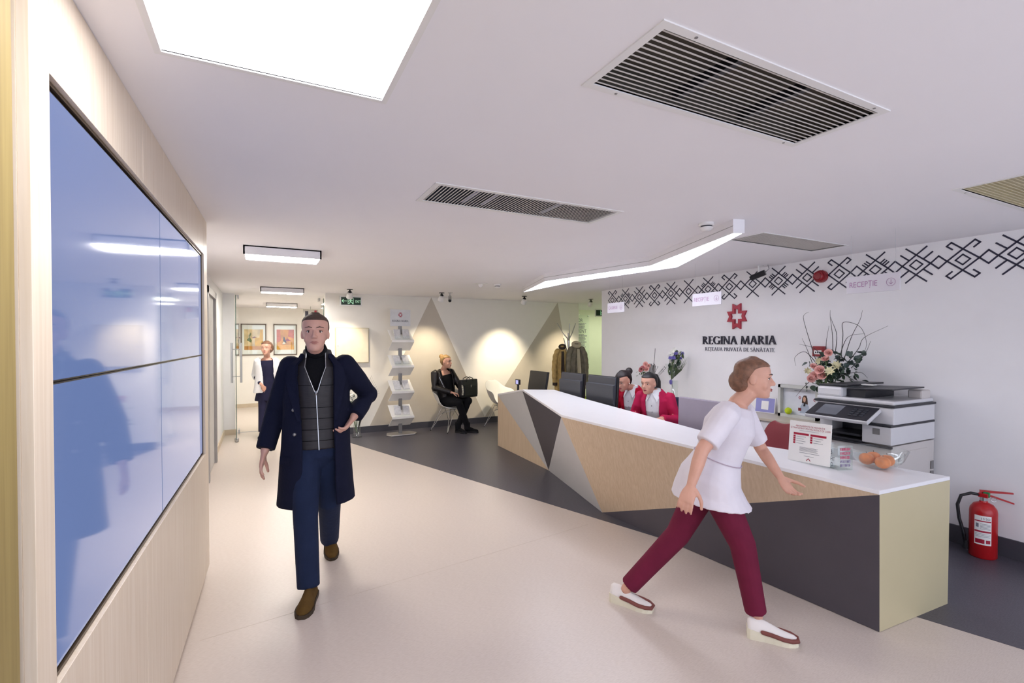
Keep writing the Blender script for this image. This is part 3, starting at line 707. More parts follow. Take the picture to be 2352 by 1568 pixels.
# ------------------------------------------------------------------ credenza, copier
M_CTOP = wood('grey_oak_top', 'beb4a4', 'cbc2b2', .4, 1)
for i in range(6):
    y = 2.58 + i * .47
    t = thing('base_cabinet', ['white base cabinet next to the copier', 'white base cabinet with bar handle under the lilac framed card', 'white base cabinet behind the lilac-grey monitor', 'white base cabinet below the tall tied bouquet', 'white base cabinet below the small pink bouquet', 'white base cabinet at the corridor end of the row'][i], 'cabinet', (4.61, y + .235, 0), group='white cabinets along the right wall')
    part('carcass', MB().box(-.19, .2, -.233, .233, .06, .795), M_GLOSSW, t); part('plinth', MB().box(-.16, .2, -.233, .233, .002, .06), M_DARK, t)
    d = part('door', MB().box(-.21, -.192, -.231, .231, .065, .79), M_GLOSSW, t, bevel=.0015)
    part('handle', MB().box(-.235, -.227, -.13, .13, .735, .745).box(-.235, -.21, -.12, -.11, .735, .745).box(-.235, -.21, .11, .12, .735, .745), M_METAL, d)
solo('cabinet_worktop', MB().box(4.385, 4.825, 2.56, 5.42, .796, .822), M_CTOP, 'long grey oak worktop running over the white cabinets', 'worktop', bevel=.002)

M_CPW = mat('copier_white', 'd8d6d8', .4, var=.015); M_CPS = mat('copier_cream', 'cfc8c4', .45, var=.015); M_CPB = mat('copier_black', '25252c', .4)
cp = thing('copier', 'large white and black office copier with tilted control panel', 'copier', (4.47, 2.2, 0))
X0, X1, Y0, Y1 = 4.15, 4.80, 1.92, 2.50
def cb(n, a, m, bev=.004, lab=None): part(n, MB().box(*a), m, cp, world=True, bevel=bev, label=lab)
cb('lower_body', (X0 + .01, X1, Y0 + .004, Y1, .04, .79), M_CPS)
for i in range(4): cb('caster', (X0 + .05 if i % 2 else X1 - .1, (X0 + .1) if i % 2 else X1 - .05, Y0 + .04 if i < 2 else Y1 - .09, Y0 + .09 if i < 2 else Y1 - .04, .002, .05), M_BLACK)
for i in range(4): cb('paper_drawer', (X0 - .006, X0 + .012, Y0 + .004, Y1, .06 + i * .165, .215 + i * .165), M_CPW, .003)
cb('drawer_band', (X0 - .008, X0 + .02, Y0, Y1, .775, .79), M_CPB, .002)
cb('output_tray', (X0, X1, Y0 + .2, Y1, .79, .81), M_CPB, .003); cb('inner_back', (X0 + .25, X1, Y0 + .2, Y1, .81, .95), M_CPB, .002)
cb('output_shelf', (X0 + .01, X0 + .3, Y0 + .22, Y1 - .12, .83, .85), M_CPB, .004)
cb('front_block', (X0 - .004, X1, Y0, Y0 + .2, .80, .935), M_CPW, .006); cb('block_cap', (X0 - .006, X1, Y0 + .0, Y0 + .2, .935, .95), M_CPB, .003)
cb('badge', (X0 - .006, X0 - .004, Y0 + .075, Y0 + .125, .872, .918), M_STEELG, .001)
cb('rear_column', (X0 + .1, X1, Y1 - .1, Y1, .79, .95), M_CPW)
cb('scanner_body', (X0 + .03, X1, Y0, Y1, .95, 1.078), M_CPW, .008)
cb('scanner_band', (X0 + .02, X1 + .005, Y0 - .006, Y1 + .004, 1.078, 1.094), M_CPB, .003)
cb('document_lid', (X0 + .05, X1, Y0 + .01, Y1, 1.094, 1.125), M_CPW, .01)
cb('feeder_housing', (X0 + .05, X1 - .05, Y1 - .2, Y1, 1.12, 1.205), M_CPW, .02)
g = MB().slab([(X0 + .06, Y1 - .01, 1.205), (X0 + .06, Y1 - .24, 1.215), (X1 - .05, Y1 - .24, 1.215), (X1 - .05, Y1 - .01, 1.205)], (0, 0, .014)).slab([(X0 + .07, Y1 - .23, 1.19), (X0 + .07, Y0 + .03, 1.205), (X1 - .1, Y0 + .03, 1.205), (X1 - .1, Y1 - .23, 1.19)], (0, 0, .012))
part('feeder_tray', g, M_CPB, cp, world=True, bevel=.003)
cb('feeder_shadow', (X0 + .12, X1 - .1, Y1 - .34, Y1 - .2, 1.125, 1.19), M_CPB, .002); cb('sheet_stack', (X0 + .25, X0 + .31, Y1 - .33, Y1 - .24, 1.218, 1.226), M_PAPER, .001)
cb('tray_support', (X1 - .16, X1 - .02, Y0 + .02, Y0 + .12, 1.12, 1.19), M_CPS, .012)
for a in ((X0 + .05, X1 - .12, .16, .64), ): part('side_door', MB().box(a[0], a[1], Y0 - .002, Y0 + .005, a[2] + .05, a[3] + .1), M_CPS, cp, world=True, bevel=.002)
cb('door_latch', (X0 + .09, X0 + .14, Y0 - .006, Y0, .65, .70), M_STEELG, .002)
for zz in (.56, .48): cb('side_vent', (X1 - .06, X1 - .02, Y0 - .004, Y0, zz, zz + .065), M_STEELG, .001)
Rp = Matrix.Translation((X0 - .07, 2.235, 1.015)) @ Matrix.Rotation(-.42, 4, 'Y')
pn = part('control_panel', MB().box(-.105, .105, -.235, .235, -.02, .012, Rp), M_CPW, cp, world=True, bevel=.008)
part('panel_face', MB().box(-.098, .098, -.228, .228, .012, .017, Rp), M_CPB, pn, world=True); part('touch_screen', MB().box(-.075, .075, .0, .16, .017, .019, Rp), mat('touch_glass', '6d7078', .15), pn, world=True)
for i in range(4):
    for j in range(3): part('key', MB().box(-.055 + i * .03, -.037 + i * .03, -.18 + j * .04, -.155 + j * .04, .017, .021, Rp), M_DARK, pn, world=True)
cb('panel_arm', (X0 - .02, X0 + .06, 2.15, 2.32, .95, 1.0), M_CPW)

# ------------------------------------------------------------------ framed cards on the worktop
t = thing('framed_card', 'lilac card with white label in a thin white frame', 'frame', (4.72, 3.35, .823), math.radians(6))
Rl = Matrix.Rotation(.16, 4, 'Y')
part('frame', MB().box(-.006, .006, -.108, .108, 0, .165, Rl), M_PLASTW, t, bevel=.002); part('card', MB().box(-.0075, -.006, -.1, .1, .008, .157, Rl), mat('lilac_card', '8f8fc6', .5), t); part('label_sheet', MB().box(-.009, -.0075, -.038, .038, .035, .125, Rl), M_PAPER, t)
part('easel', MB().box(.0, .06, -.02, .02, 0, .006), M_PLASTW, t)
t = thing('shadow_box', 'deep pale box frame holding a portrait print', 'frame', (4.70, 2.965, .823))
M_PALEF = mat('whitewashed_frame', 'c9cac4', .5)
g = MB()
for a in ((-.2, -.175, 0, .32), (.175, .2, 0, .32), (-.2, .2, 0, .03), (-.2, .2, .29, .32)): g.box(-.035, .035, a[0], a[1], a[2], a[3])
part('frame', g, M_PALEF, t); part('back_board', MB().box(.02, .034, -.19, .19, .01, .31), M_DARK, t)
pr = part('print', MB().box(.015, .02, -.175, .175, .03, .29), mat('print_white', 'dfe2ea', .4), t)
def flat(n, pts, c, k=0): part(n, MB().slab([(.0148 - k * .0004, -a, b) for a, b in pts], (-.0004, 0, 0)), mat('print_' + c, c, .5), pr)
flat('printed_coat', [(-.005, .05), (.09, .05), (.085, .12), (.06, .155), (.025, .155), (.0, .11)], 'aeb8c8')
flat('printed_hair', [(.015, .15), (.02, .2), (.035, .225), (.06, .225), (.07, .2), (.075, .14)], '4a3328', 1); flat('printed_face', [(.03, .17), (.028, .2), (.04, .215), (.055, .2), (.052, .17), (.042, .158)], 'd9ab90', 2)
flat('printed_top', [(.03, .12), (.04, .158), (.052, .158), (.05, .12)], '222228', 3); flat('printed_card', [(-.02, .07), (.01, .07), (.01, .1), (-.02, .1)], '7d2a30', 3)
for cxp, czp in ((-.005, .2), (.14, .19), (.14, .09)): part('printed_emblem', emblem(lambda a, b: (.0144, -cxp - a, czp + b), .016 / 225, (-.0004, 0, 0)), M_RED, pr)
flat('printed_caption', [(-.06, .262), (.1, .262), (.1, .268), (-.06, .268)], '9a9aa8'); flat('printed_caption', [(.09, .06), (.15, .06), (.15, .066), (.09, .066)], '7a7a88')
solo('tennis_ball', MB().ball((4.665, 3.055, .823 + .063), .033, 20, 14), mat('tennis_felt', 'c9dc2a', .9, var=.12, bump=.3, bscale=200), 'bright yellow tennis ball resting in the box frame', 'ball', smooth=True)

# ------------------------------------------------------------------ things on the counter
topz = lambda Y: .775 + .045 * (Y - 1.43)
def toplvl(x, y):
    r = ray(x, y); k = (.775 - .045 * 1.43 - EYE) / (r.z - .045 * r.y); return CAMP + r * k
a, b = toplvl(1810, 1054), toplvl(1906, 1077); c = (a + b) / 2; d = (b - a); rz = math.atan2(d.y, d.x)
t = thing('price_leaflet_stand', 'white price leaflet with red table headings in an acrylic holder', 'leaflet', (c.x, c.y, c.z + .002), rz)
w = d.length / 2; hL = .262
Rl = Matrix.Rotation(-.10, 4, 'X')
part('leaflet', MB().box(-w, w, -.002, .002, .004, hL, Rl), M_PAPER, t); part('acrylic_foot', MB().box(-w - .004, w + .004, -.01, .09, 0, .003), M_GLASS, t)
LF = MB(); RD = MB()
def pr2(g, x0, x1, z0, z1): g.box(x0 * w, x1 * w, -.0032, -.0021, z0 * hL, z1 * hL, Rl)
for x0, x1, n in ((-.78, -.04, 4), (.04, .78, 3)):
    pr2(RD, x0, x1, .665, .715)
    for i in range(n): pr2(RD, x0, x0 + .1, .605 - i * .055, .65 - i * .055); pr2(LF, x0 + .15, x0 + .6 - .1 * (i % 2), .62 - i * .055, .627 - i * .055)
for i in range(5): pr2(LF, -.45, .42 - .06 * (i % 2), .37 - i * .022, .376 - i * .022)
pr2(LF, -.45, .5, .235, .243); pr2(LF, -.22, .25, .165, .172); pr2(LF, -.5, .42, .77, .776)
part('printed_lines', LF, M_GREYINK, t); part('printed_headings', RD, M_RED, t)
for s, zz, sz in (('ABONAMENTE DE PREVENȚIE', .865, .015), ('ȘI TRATAMENT PENTRU ADULȚI ȘI COPII', .81, .0145)):
    me = text_mesh(s, sz, align='CENTER'); me.transform(Rl @ Matrix.Translation((0, -.0028, zz * hL)) @ Matrix.Rotation(math.pi / 2, 4, 'X') @ Matrix.Diagonal((.88, 1, 1, 1))); link('lettering', me, M_RED, t)
g = MB()
for s in (-1, 1): g.slab([Rl @ Vector((s * .012, -.0022, .02)), Rl @ Vector((0, -.0022, .034)), Rl @ Vector((0, -.0022, .028)), Rl @ Vector((s * .012, -.0022, .014))], (0, -.001, 0))
part('chevron_mark', g, M_RED, t)
c = toplvl(1924, 1078)
t = thing('acrylic_box', 'small clear acrylic box printed with pink and black words', 'box', (c.x + .03, c.y + .01, c.z + .003), math.radians(-20))
g = MB()
for a in ((-.05, -.047, -.05, .05), (.047, .05, -.05, .05), (-.05, .05, -.05, -.047), (-.05, .05, .047, .05)): g.box(a[0], a[1], a[2], a[3], 0, .15)
part('walls', g, M_GLASST, t); part('base', MB().box(-.05, .05, -.05, .05, 0, .004), M_GLASS, t)
R = random.Random(2)
for i, (zz, cc) in enumerate(((.12, 'c0506e'), (.095, 'c0506e'), (.07, 'c0506e'), (.045, '8a7f9a'), (.022, '8a7f9a'))):
    g = MB(); x = -.034
    while x < .03:
        q = .003 + .003 * R.random(); g.box(x, x + q, -.0515, -.0502, zz, zz + .016)
        if R.random() < .5: g.box(x, x + q * 2, -.0515, -.0502, zz + R.choice((0, .007, .0135)), zz + .003 + R.choice((0, .007, .0125)))
        x += q + .004
    part('small_print', g, mat('word_' + cc, cc, .5), t)
for s, zz, sz in (('AHT', .05, .034), ('JO', .016, .034), ('3', .09, .04)):
    me = text_mesh(s, sz, align='CENTER'); M = Matrix.Translation((-.0512, 0, zz)) @ Matrix.Rotation(-math.pi / 2, 4, 'Z') @ Matrix.Rotation(math.pi / 2, 4, 'X') @ Matrix.Diagonal((.8, 1, 1, 1)); me.transform(M); link('lettering', me, M_INK, t)
c = toplvl(2024, 1078); bz = topz(c.y) + .004
solo('glass_bowl', MB().lathe([(.002, 0), (.06, 0), (.1, .022), (.135, .06), (.155, .11), (.158, .118), (.154, .118), (.131, .062), (.097, .027), (.058, .006), (.002, .006)], (c.x + .02, c.y + .03, bz), 40), M_GLASST, 'wide clear glass bowl on the counter end', 'bowl', smooth=True)
M_FRUIT = mat('peach_skin', 'dd7f3e', .45, var=.3, scale=14)
bc = Vector((c.x + .02, c.y + .03, bz))
for i, (x, y) in enumerate(((2010, 1071), (2040, 1073), (1996, 1055), (2028, 1062))):
    ax, zz = (((-.035, -.045), .046), ((.045, -.03), .046), ((-.03, .048), .05), ((.045, .045), .05))[i]
    r = .041
    P = [(r * math.sin(math.pi * k / 12) * (1 + .04 * math.cos(math.pi * k / 12)), -r * .92 * math.cos(math.pi * k / 12) - (.006 * max(0, math.cos(math.pi * (12 - k) / 12)) ** 6)) for k in range(1, 12)]
    f = thing('peach', ('orange peach with a pale side at the front of the glass bowl', 'orange peach leaning on the rim side of the glass bowl', 'orange peach with a stalk dimple at the back of the bowl', 'orange peach half hidden behind the others in the bowl')[i], 'fruit', (bc.x + ax[0], bc.y + ax[1], bc.z + zz), i, 'peaches in the glass bowl')
    part('flesh', MB().lathe(P, (0, 0, 0), 20), M_FRUIT, f, smooth=True); part('stalk', MB().tube([(0, 0, r * .86), (.003, 0, r * 1.05)], .002, 6), M_FRAME, f)

# ------------------------------------------------------------------ fire extinguisher
p = Vector((4.70, 1.585, .002)); M_EXR = mat('extinguisher_red', 'b2161c', .28, var=.03)
t = thing('fire_extinguisher', 'red fire extinguisher with black hose standing on the floor', 'extinguisher', p)
part('cylinder', MB().lathe([(.07, 0), (.078, .01), (.078, .33), (.074, .355), (.055, .385), (.025, .4), (.022, .41)], (0, 0, 0), 28), M_EXR, t, auto=True)
part('neck', MB().lathe([(.02, .405), (.022, .44)], (0, 0, 0), 14), M_METAL, t)
part('valve', MB().box(-.022, .022, -.03, .025, .435, .465), M_EXR, t, bevel=.004); part('safety_seal', MB().box(-.012, .012, -.034, .0, .44, .475), mat('seal_green', '2f7a46', .5), t, bevel=.003)
Dv = Vector((.55, -.83, 0)).normalized()
part('squeeze_lever', MB().slab([Dv * -.02 + Vector((0, 0, .465)), Dv * .16 + Vector((0, 0, .478)), Dv * .16 + Vector((0, 0, .488)), Dv * -.02 + Vector((0, 0, .485))], (.012, .008, 0)), M_EXR, t); part('carry_handle', MB().slab([Dv * .01 + Vector((0, 0, .45)), Dv * .165 + Vector((0, 0, .405)), Dv * .165 + Vector((0, 0, .415)), Dv * .01 + Vector((0, 0, .465))], (.012, .008, 0)), M_EXR, t)
part('pull_ring', MB().tube([Vector((0, 0, .425)) + Dv * (.055 + .016 * math.cos(a)) + Vector((0, 0, .016 * math.sin(a))) for a in (2 * math.pi * k / 12 for k in range(13))], .0018, 5), M_METAL, t)
s = Vector((-.55, .83, 0))
part('hose', MB().tube([s * .02 + Vector((0, 0, .45)), s * .07 + Vector((0, 0, .455)), s * .125 + Vector((0, 0, .43)), s * .145 + Vector((0, 0, .36)), s * .135 + Vector((0, 0, .26)), s * .11 + Vector((0, 0, .16)), s * .095 + Vector((0, 0, .07))], .011, 8), M_BLACK, t, smooth=True); part('nozzle', MB().tube([s * .095 + Vector((0, 0, .1)), s * .095 + Vector((0, 0, .04))], [.012, .016], 10), M_BLACK, t)
def wrapq(g, a0, a1, z0, z1, r, n=8):
    for i in range(n):
        b0, b1 = a0 + (a1 - a0) * i / n, a0 + (a1 - a0) * (i + 1) / n
        g.slab([(r * math.cos(b0), r * math.sin(b0), z0), (r * math.cos(b1), r * math.sin(b1), z0), (r * math.cos(b1), r * math.sin(b1), z1), (r * math.cos(b0), r * math.sin(b0), z1)], (math.cos((b0 + b1) / 2) * .0006, math.sin((b0 + b1) / 2) * .0006, 0))
a_c = math.atan2(-p.y, -p.x); g = MB(); wrapq(g, a_c - .62, a_c + .58, .105, .315, .0785); lb = part('label', g, M_PAPER, t)
g = MB(); wrapq(g, a_c - .6, a_c + .55, .272, .28, .0792); wrapq(g, a_c - .6, a_c + .55, .195, .207, .0792); wrapq(g, a_c - .55, a_c + .1, .115, .145, .0792, 5); wrapq(g, a_c + .2, a_c + .5, .118, .142, .0792, 3); part('label_red_print', g, M_RED, lb)
g = MB()
for i in range(5): wrapq(g, a_c - .2, a_c + .5, .255 - i * .009, .2575 - i * .009, .0792)
wrapq(g, a_c - .5, a_c - .3, .23, .258, .0792, 2)
for i in range(3): wrapq(g, a_c - .55, a_c + .5, .183 - i * .01, .185 - i * .01, .0792)
part('label_grey_print', g, M_GREYINK, lb)
for i, ch in enumerate('ISSO'):
    me = text_mesh(ch, .022, align='CENTER'); an = a_c - .13 + i * .17
    me.transform(Matrix.Translation((.0795 * math.cos(an), .0795 * math.sin(an), .287)) @ Matrix.Rotation(an + math.pi / 2, 4, 'Z') @ Matrix.Rotation(math.pi / 2, 4, 'X') @ Matrix.Diagonal((1, 1, 1, 1))); link('lettering', me, M_INK, lb)

# ------------------------------------------------------------------ leaflet stand by the back wall
t = thing('brochure_stand', 'tall silver brochure stand with four white zigzag shelves', 'brochure stand', (2.09, 8.2, .002), math.radians(4))
part('base_plate', MB().prism([(-.26, -.06), (-.2, -.17), (.2, -.17), (.27, -.06), (.2, .13), (-.2, .13)], 'z', 0, .022), mat('silver_base', 'b5b1ad', .35, .6), t, bevel=.008)
part('pole', MB().box(-.03, .03, .0, .03, .02, 1.85), M_STEELG, t, bevel=.004)
M_SHELF = mat('white_sheet', 'efedea', .3, var=.01)
for i in range(4):
    z = .30 + i * .425
    prof = [(.10, z + .19), (-.02, z + .10), (-.11, z + .035), (-.15, z + .02), (-.155, z - .015), (-.12, z - .035), (.06, z - .16)]
    g = MB(); th = .008
    for k in range(len(prof) - 1):
        a, b = Vector(prof[k]), Vector(prof[k + 1]); d = (b - a).normalized(); n = Vector((-d.y, d.x)) * th
        g.slab([(-.19, a.x, a.y), (.19, a.x, a.y), (.19, b.x, b.y), (-.19, b.x, b.y)], (0, n.x, n.y))
    sh = part('shelf', g, M_SHELF, t)
    part('brochure_lip', MB().box(-.14, .14, -.155, -.15, z + .02, z + .09 if i > 1 else z + .05), M_GLASS, sh)
    for xx in (-.13, .02): part('sheet_of_leaflets', MB().box(xx, xx + .11, -.006, .006, 0, .17, Matrix.Translation((0, -.1, z + .05)) @ Matrix.Rotation(-.7 if i < 3 else -.5, 4, 'X') @ Matrix.Rotation(.1 * (i == 0), 4, 'Y')), mat('leaflet_grey', 'd8d8dc', .5, var=.12, scale=30), sh)
sg = part('header_panel', MB().box(-.175, .175, -.01, -.004, 1.83, 2.11), mat('header_acrylic', 'd9dade', .3), t)
part('emblem', emblem(lambda a, b: (a, -.0102, 2.02 + b), .042 / 225, (0, -.002, 0)), M_RED, sg)
x = -.14; tx = 'REGINA MARIA'; tot = sum(serif(c)[1] for c in tx); sx = .28 / tot; g = MB()
for c in tx:
    P, W = serif(c)
    for p in P: g.slab([(x + a * sx, -.0102, 1.90 + b * .034) for a, b in p], (0, -.0015, 0))
    x += W * sx
part('lettering', g, M_INK, sg)

# ------------------------------------------------------------------ shell chairs
def shell_mesh(arm, th=.009):
    prof = [(.21, .405, .20, 0), (.17, .425, .225, .0), (.05, .41, .245, .03), (-.08, .40, .28, .14), (-.16, .43, .30, .22), (-.215, .53, .30, .14), (-.235, .64, .255, .06), (-.25, .74, .22, .02), (-.262, .81, .17, .0), (-.265, .835, .10, 0)]
    if not arm: prof = [(p[0], p[1], p[2] * .88, p[3] * .15) for p in prof]
    U = [-1, -.9, -.75, -.5, -.25, 0, .25, .5, .75, .9, 1]; g = MB(); rows = []
    for (y, z, w, a) in prof:
        rows.append([Vector((w * u * (1.06 if abs(u) == 1 and arm and a > .1 else 1), y + a * .95 * abs(u) ** 4, z + a * abs(u) ** 2.5 + .015 * u * u)) for u in U])
    nv = len(U); V = [p for r in rows for p in r]; fs = [(i * nv + j, i * nv + j + 1, (i + 1) * nv + j + 1, (i + 1) * nv + j) for i in range(len(rows) - 1) for j in range(nv - 1)]
    g.add(V, fs); me = g.mesh('shell', True); return me
def shell_chair(loc, rz, m, lab, arm=True, wire=True):
    t = thing('shell_chair', lab, 'chair', loc, rz)
    o = link('shell', shell_mesh(arm), m, t); s = o.modifiers.new('solid', 'SOLIDIFY'); s.thickness = .009; s2 = o.modifiers.new('sub', 'SUBSURF'); s2.levels = 1; s2.render_levels = 2
    ft = [(-.23, .2), (.23, .2), (.23, -.24), (-.23, -.24)]; hb = [(-.1, .12), (.1, .12), (.1, -.1), (-.1, -.1)]
    for (fx, fy), (bx_, by) in zip(ft, hb):
        part('leg', MB().tube([(bx_, by, .40), (fx, fy, .006)], .0055 if wire else .012, 6).tube([(-bx_ * .2, by, .40), (fx, fy, .006)], .0045, 6), M_CHROME, t); part('foot_glide', MB().lathe([(.01, 0), (.01, .014)], (fx, fy, 0), 8), M_BLACK, t)
    part('wire_brace', MB().tube([(-.1, .12, .39), (.1, -.1, .30), (.1, .12, .39), (-.1, -.1, .30), (-.1, .12, .39)], .0045, 6).tube([(-.1, .12, .395), (.1, .12, .395), (.1, -.1, .395), (-.1, -.1, .395), (-.1, .12, .395)], .005, 6), M_CHROME, t)
    return t
M_SHELLW = mat('shell_white', 'efedea', .35, var=.01)
SEAT = Vector((2.95, 8.15, .002))
shell_chair(SEAT, math.radians(180 + 22), M_SHELLW, 'white shell armchair with wire legs under the seated woman')
shell_chair((3.95, 8.08, .002), math.radians(180 + 25), M_SHELLW, 'empty white shell armchair behind the far counter end')
shell_chair((3.93, 2.86, .002), math.radians(75), mat('shell_red', '8c3a42', .45, var=.03), 'dark red shell chair behind the leaflet stand', arm=False, wire=False)

# ------------------------------------------------------------------ coat stand and coats
cs = Vector(pd(1306, 880, 8.75)); cs.z = .002
t = thing('coat_stand', 'slim metal coat stand beside the corridor opening', 'coat stand', cs)
part('pole', MB().tube([(0, 0, .02), (0, 0, 1.72)], .02, 10), M_METAL, t, auto=True); part('base', MB().lathe([(.2, 0), (.2, .012), (.03, .03)], (0, 0, 0), 24), M_METAL, t, auto=True)
for a, z, L in ((.3, 1.72, .2), (2.2, 1.72, .22), (4.2, 1.70, .22), (1.2, 1.45, .12), (3.3, 1.45, .12)):
    part('hook', MB().tube([(0, 0, z - .12), (math.cos(a) * L * .5, math.sin(a) * L * .5, z), (math.cos(a) * L, math.sin(a) * L, z + .18)], [.011, .009, .007], 8), M_METAL, t, smooth=True)
def coat(name, lab, base, dirv, w, h, top, m, m2, sleeve, hood):
    t = thing(name, lab, 'coat', (base.x, base.y, top - h))
    D = Vector(dirv).normalized(); S = Vector((0, 0, 1)).cross(D); g = MB(); c0 = Vector((base.x, base.y, 0)); R = []; ph = len(name)
    P3 = lambda s, d, z: c0 + S * s + D * d + Vector((0, 0, z))
    for k in range(15):
        f = k / 14; ww = w * (.3 + .7 * min(1, f * 3.2) ** .8) * (1 + .12 * f); dd = .035 + .06 * min(1, f * 2.5); am = .04 + .13 * f
        R.append([P3(math.cos(a) * ww * (1 + am * math.sin(6 * a + ph + 2.2 * f)), .05 + math.sin(a) * dd * (1 + 2.4 * am * math.sin(9 * a + ph - 3 * f)), top - h * f + (.02 * math.sin(4 * a + ph) if k == 14 else 0)) for a in (2 * math.pi * j / 56 for j in range(56))])
    g.rings(R); link('shell_fabric', fuse(g, .009, 2), m, t, world=True)
    for s in sleeve:
        g = MB(); pts = [P3(s * w * .72, .06, top - .10), P3(s * w * 1.05, .085, top - .2), P3(s * w * 1.2, .10, top - .38), P3(s * w * 1.16, .12, top - .56), P3(s * w * 1.06, .11, top - h * .8)]
        Q = []
        for a_, b_ in zip(pts, pts[1:]): Q += [a_.lerp(b_, k / 4) for k in range(4)]
        Q.append(pts[-1]); g.tube(Q, [(.052 - .012 * k / len(Q)) * (1 + .09 * math.sin(k * 2.3)) for k in range(len(Q))], 14, rnd=True)
        sl = link('sleeve', fuse(g, .009, 1), m, t, world=True); part('cuff', MB().tube([pts[-1] + Vector((0, 0, .03)), pts[-1] - Vector((0, 0, .02))], .046, 14), m2, sl, world=True)
    g = MB().tube([P3(math.cos(a) * w * .42, .05 + math.sin(a) * .05, top - .02 - .03 * math.sin(a)) for a in (2 * math.pi * k / 14 for k in range(15))], .024 if not hood else .034, 10)
    if hood: g.ball(P3(0, .0, top - .08), (.09, .07, .1), 14, 10)
    link('collar', fuse(g, .009, 2), m2, t, world=True)
    part('front_facing', MB().slab([P3(-.01, .14, top - .1), P3(.035, .135, top - .1), P3(.05, .205, top - h * .5), P3(.045, .215, top - h * .94), P3(-.005, .215, top - h * .94), P3(-.012, .205, top - h * .5)], D * .008), m2, t, world=True)
M_TAN = mat('tan_quilt', 'b5985c', .8, var=.2, scale=20, bump=.6, bscale=40); M_PARKA = mat('grey_parka', '77705f', .85, var=.3, scale=10, bump=.6, bscale=30); M_BRN = mat('dark_lining', '352a20', .85); M_PALEL = mat('pale_lining', 'b7ad95', .8)
coat('quilted_jacket', 'tan quilted jacket with dark collar on the coat stand', cs + Vector((-.13, -.0, 0)), (-.6, -.8, 0), .115, .85, 1.50, M_TAN, M_BRN, (-1,), False)
coat('parka_coat', 'grey-brown parka coat with pale lining on the coat stand', cs + Vector((.07, -.12, 0)), (-.35, -.9, 0), .135, .95, 1.54, M_PARKA, M_PALEL, (-1, 1), True)

# glass text panel in the corridor
t = thing('glass_text_panel', 'clear glass wall panel covered in small dark words', 'wall panel', (7.31, 10.27, .95))
part('pane', MB().box(-.34, .2, -.012, -.004, 0, 1.3), M_GLASS, t)
R = random.Random(5)
for tx, zz, sz in (('OR', 1.12, .12), ('MENT', .84, .13)):
    me = text_mesh(tx, sz); me.transform(Matrix.Translation((-.16 if tx == 'OR' else -.2, -.013, zz)) @ Matrix.Rotation(math.pi / 2, 4, 'X') @ Matrix.Diagonal((.9, 1, 1, 1))); link('lettering', me, M_INK, t)
for i in range(13):
    z = (1.07, 1.03, .99, .95, .79, .75, .71, .67, .63, .59, .55, .51, .47)[i]; g = MB(); x = -.28
    while x < .0 + .16 * R.random(): q = .012 + .02 * R.random(); g.box(x, x + q, -.0135, -.0125, z, z + .018 + .01 * (i % 2)); x += q + .008
    part('small_print', g, M_GREYINK, t)
for z in (.03, 1.27): part('standoff', MB().box(-.33, -.31, -.02, .028, z - .01, z + .01).box(.17, .19, -.02, .028, z - .01, z + .01), M_METAL, t)
# ================================================================== flowers
def petal_cup(r, h, open_, a0, span, n=6, k=4):
    g = []; 
    for i in range(k + 1):
        f = i / k; rr = r * (.25 + .75 * f ** .7) * (1 + open_ * f * f); z = h * f - (open_ * h * .35 * f ** 3)
        g.append([Vector((rr * math.cos(a0 + span * (j / n - .5) * (1 - .25 * f * f)), rr * math.sin(a0 + span * (j / n - .5) * (1 - .25 * f * f)), z - .12 * h * f * abs(j / n - .5) ** 2 * 4)) for j in range(n + 1)])
    return g
def rose_mesh(r):
    m = MB()
    for ring, (nr, f, op, h) in enumerate(((3, .3, -.1, .95), (4, .55, .05, 1.0), (5, .8, .22, .95), (6, 1.0, .45, .8))):
        for i in range(nr):
            G = petal_cup(r * f, r * 1.25 * h, op, 2 * math.pi * i / nr + ring, 2 * math.pi / nr * 1.5)
            m.rings(G, cap=False, closed=False)
    m.ball((0, 0, r * .6), r * .28, 8, 6)
    return m.mesh('rose', True, fix=False)
def bloom_mesh(r, n, wid, up):
    m = MB()
    for lay in range(2):
        for i in range(n):
            a = 2 * math.pi * (i + .5 * lay) / n; L = r * (1 - .25 * lay); t0 = up + .35 * lay
            D = Vector((math.cos(a), math.sin(a), 0)); S = Vector((-D.y, D.x, 0)); R = []
            for k in range(5):
                f = k / 4; w = wid * r * math.sin(math.pi * min(.97, .12 + f * .86)); p = D * L * f * math.cos(t0 * (1 - .5 * f)) + Vector((0, 0, L * math.sin(t0) * f * (1 - .3 * f)))
                R.append([p - S * w, p + Vector((0, 0, -.05 * L)), p + S * w])
            m.rings(R, cap=False, closed=False)
    m.ball((0, 0, r * .1), r * .14, 8, 6)
    return m.mesh('bloom', True, fix=False)
def leaf_mesh(L, w, n=5):
    m = MB(); R = []
    for k in range(n + 1):
        f = k / n; ww = w * math.sin(math.pi * min(.98, .06 + f * .92)) ** .8; R.append([Vector((-ww, L * f, .12 * L * math.sin(math.pi * f))), Vector((0, L * f, .12 * L * math.sin(math.pi * f) - ww * .35)), Vector((ww, L * f, .12 * L * math.sin(math.pi * f)))])
    m.rings(R, cap=False, closed=False); return m.mesh('leaf', True, fix=False)
def put(name, me, parent, p, d, s=1., roll=0.):
    o = bpy.data.objects.new(name, me); COL.objects.link(o); o.parent = parent
    q = Vector(d).normalized().to_track_quat('Z' if name != 'leaf' else 'Y', 'Y' if name != 'leaf' else 'Z')
    o.rotation_mode = 'QUATERNION'; o.rotation_quaternion = q @ Matrix.Rotation(roll, 3, 'Z' if name != 'leaf' else 'Y').to_quaternion()
    o.location = Vector(p) - parent.location; o.scale = (s, s, s); return o
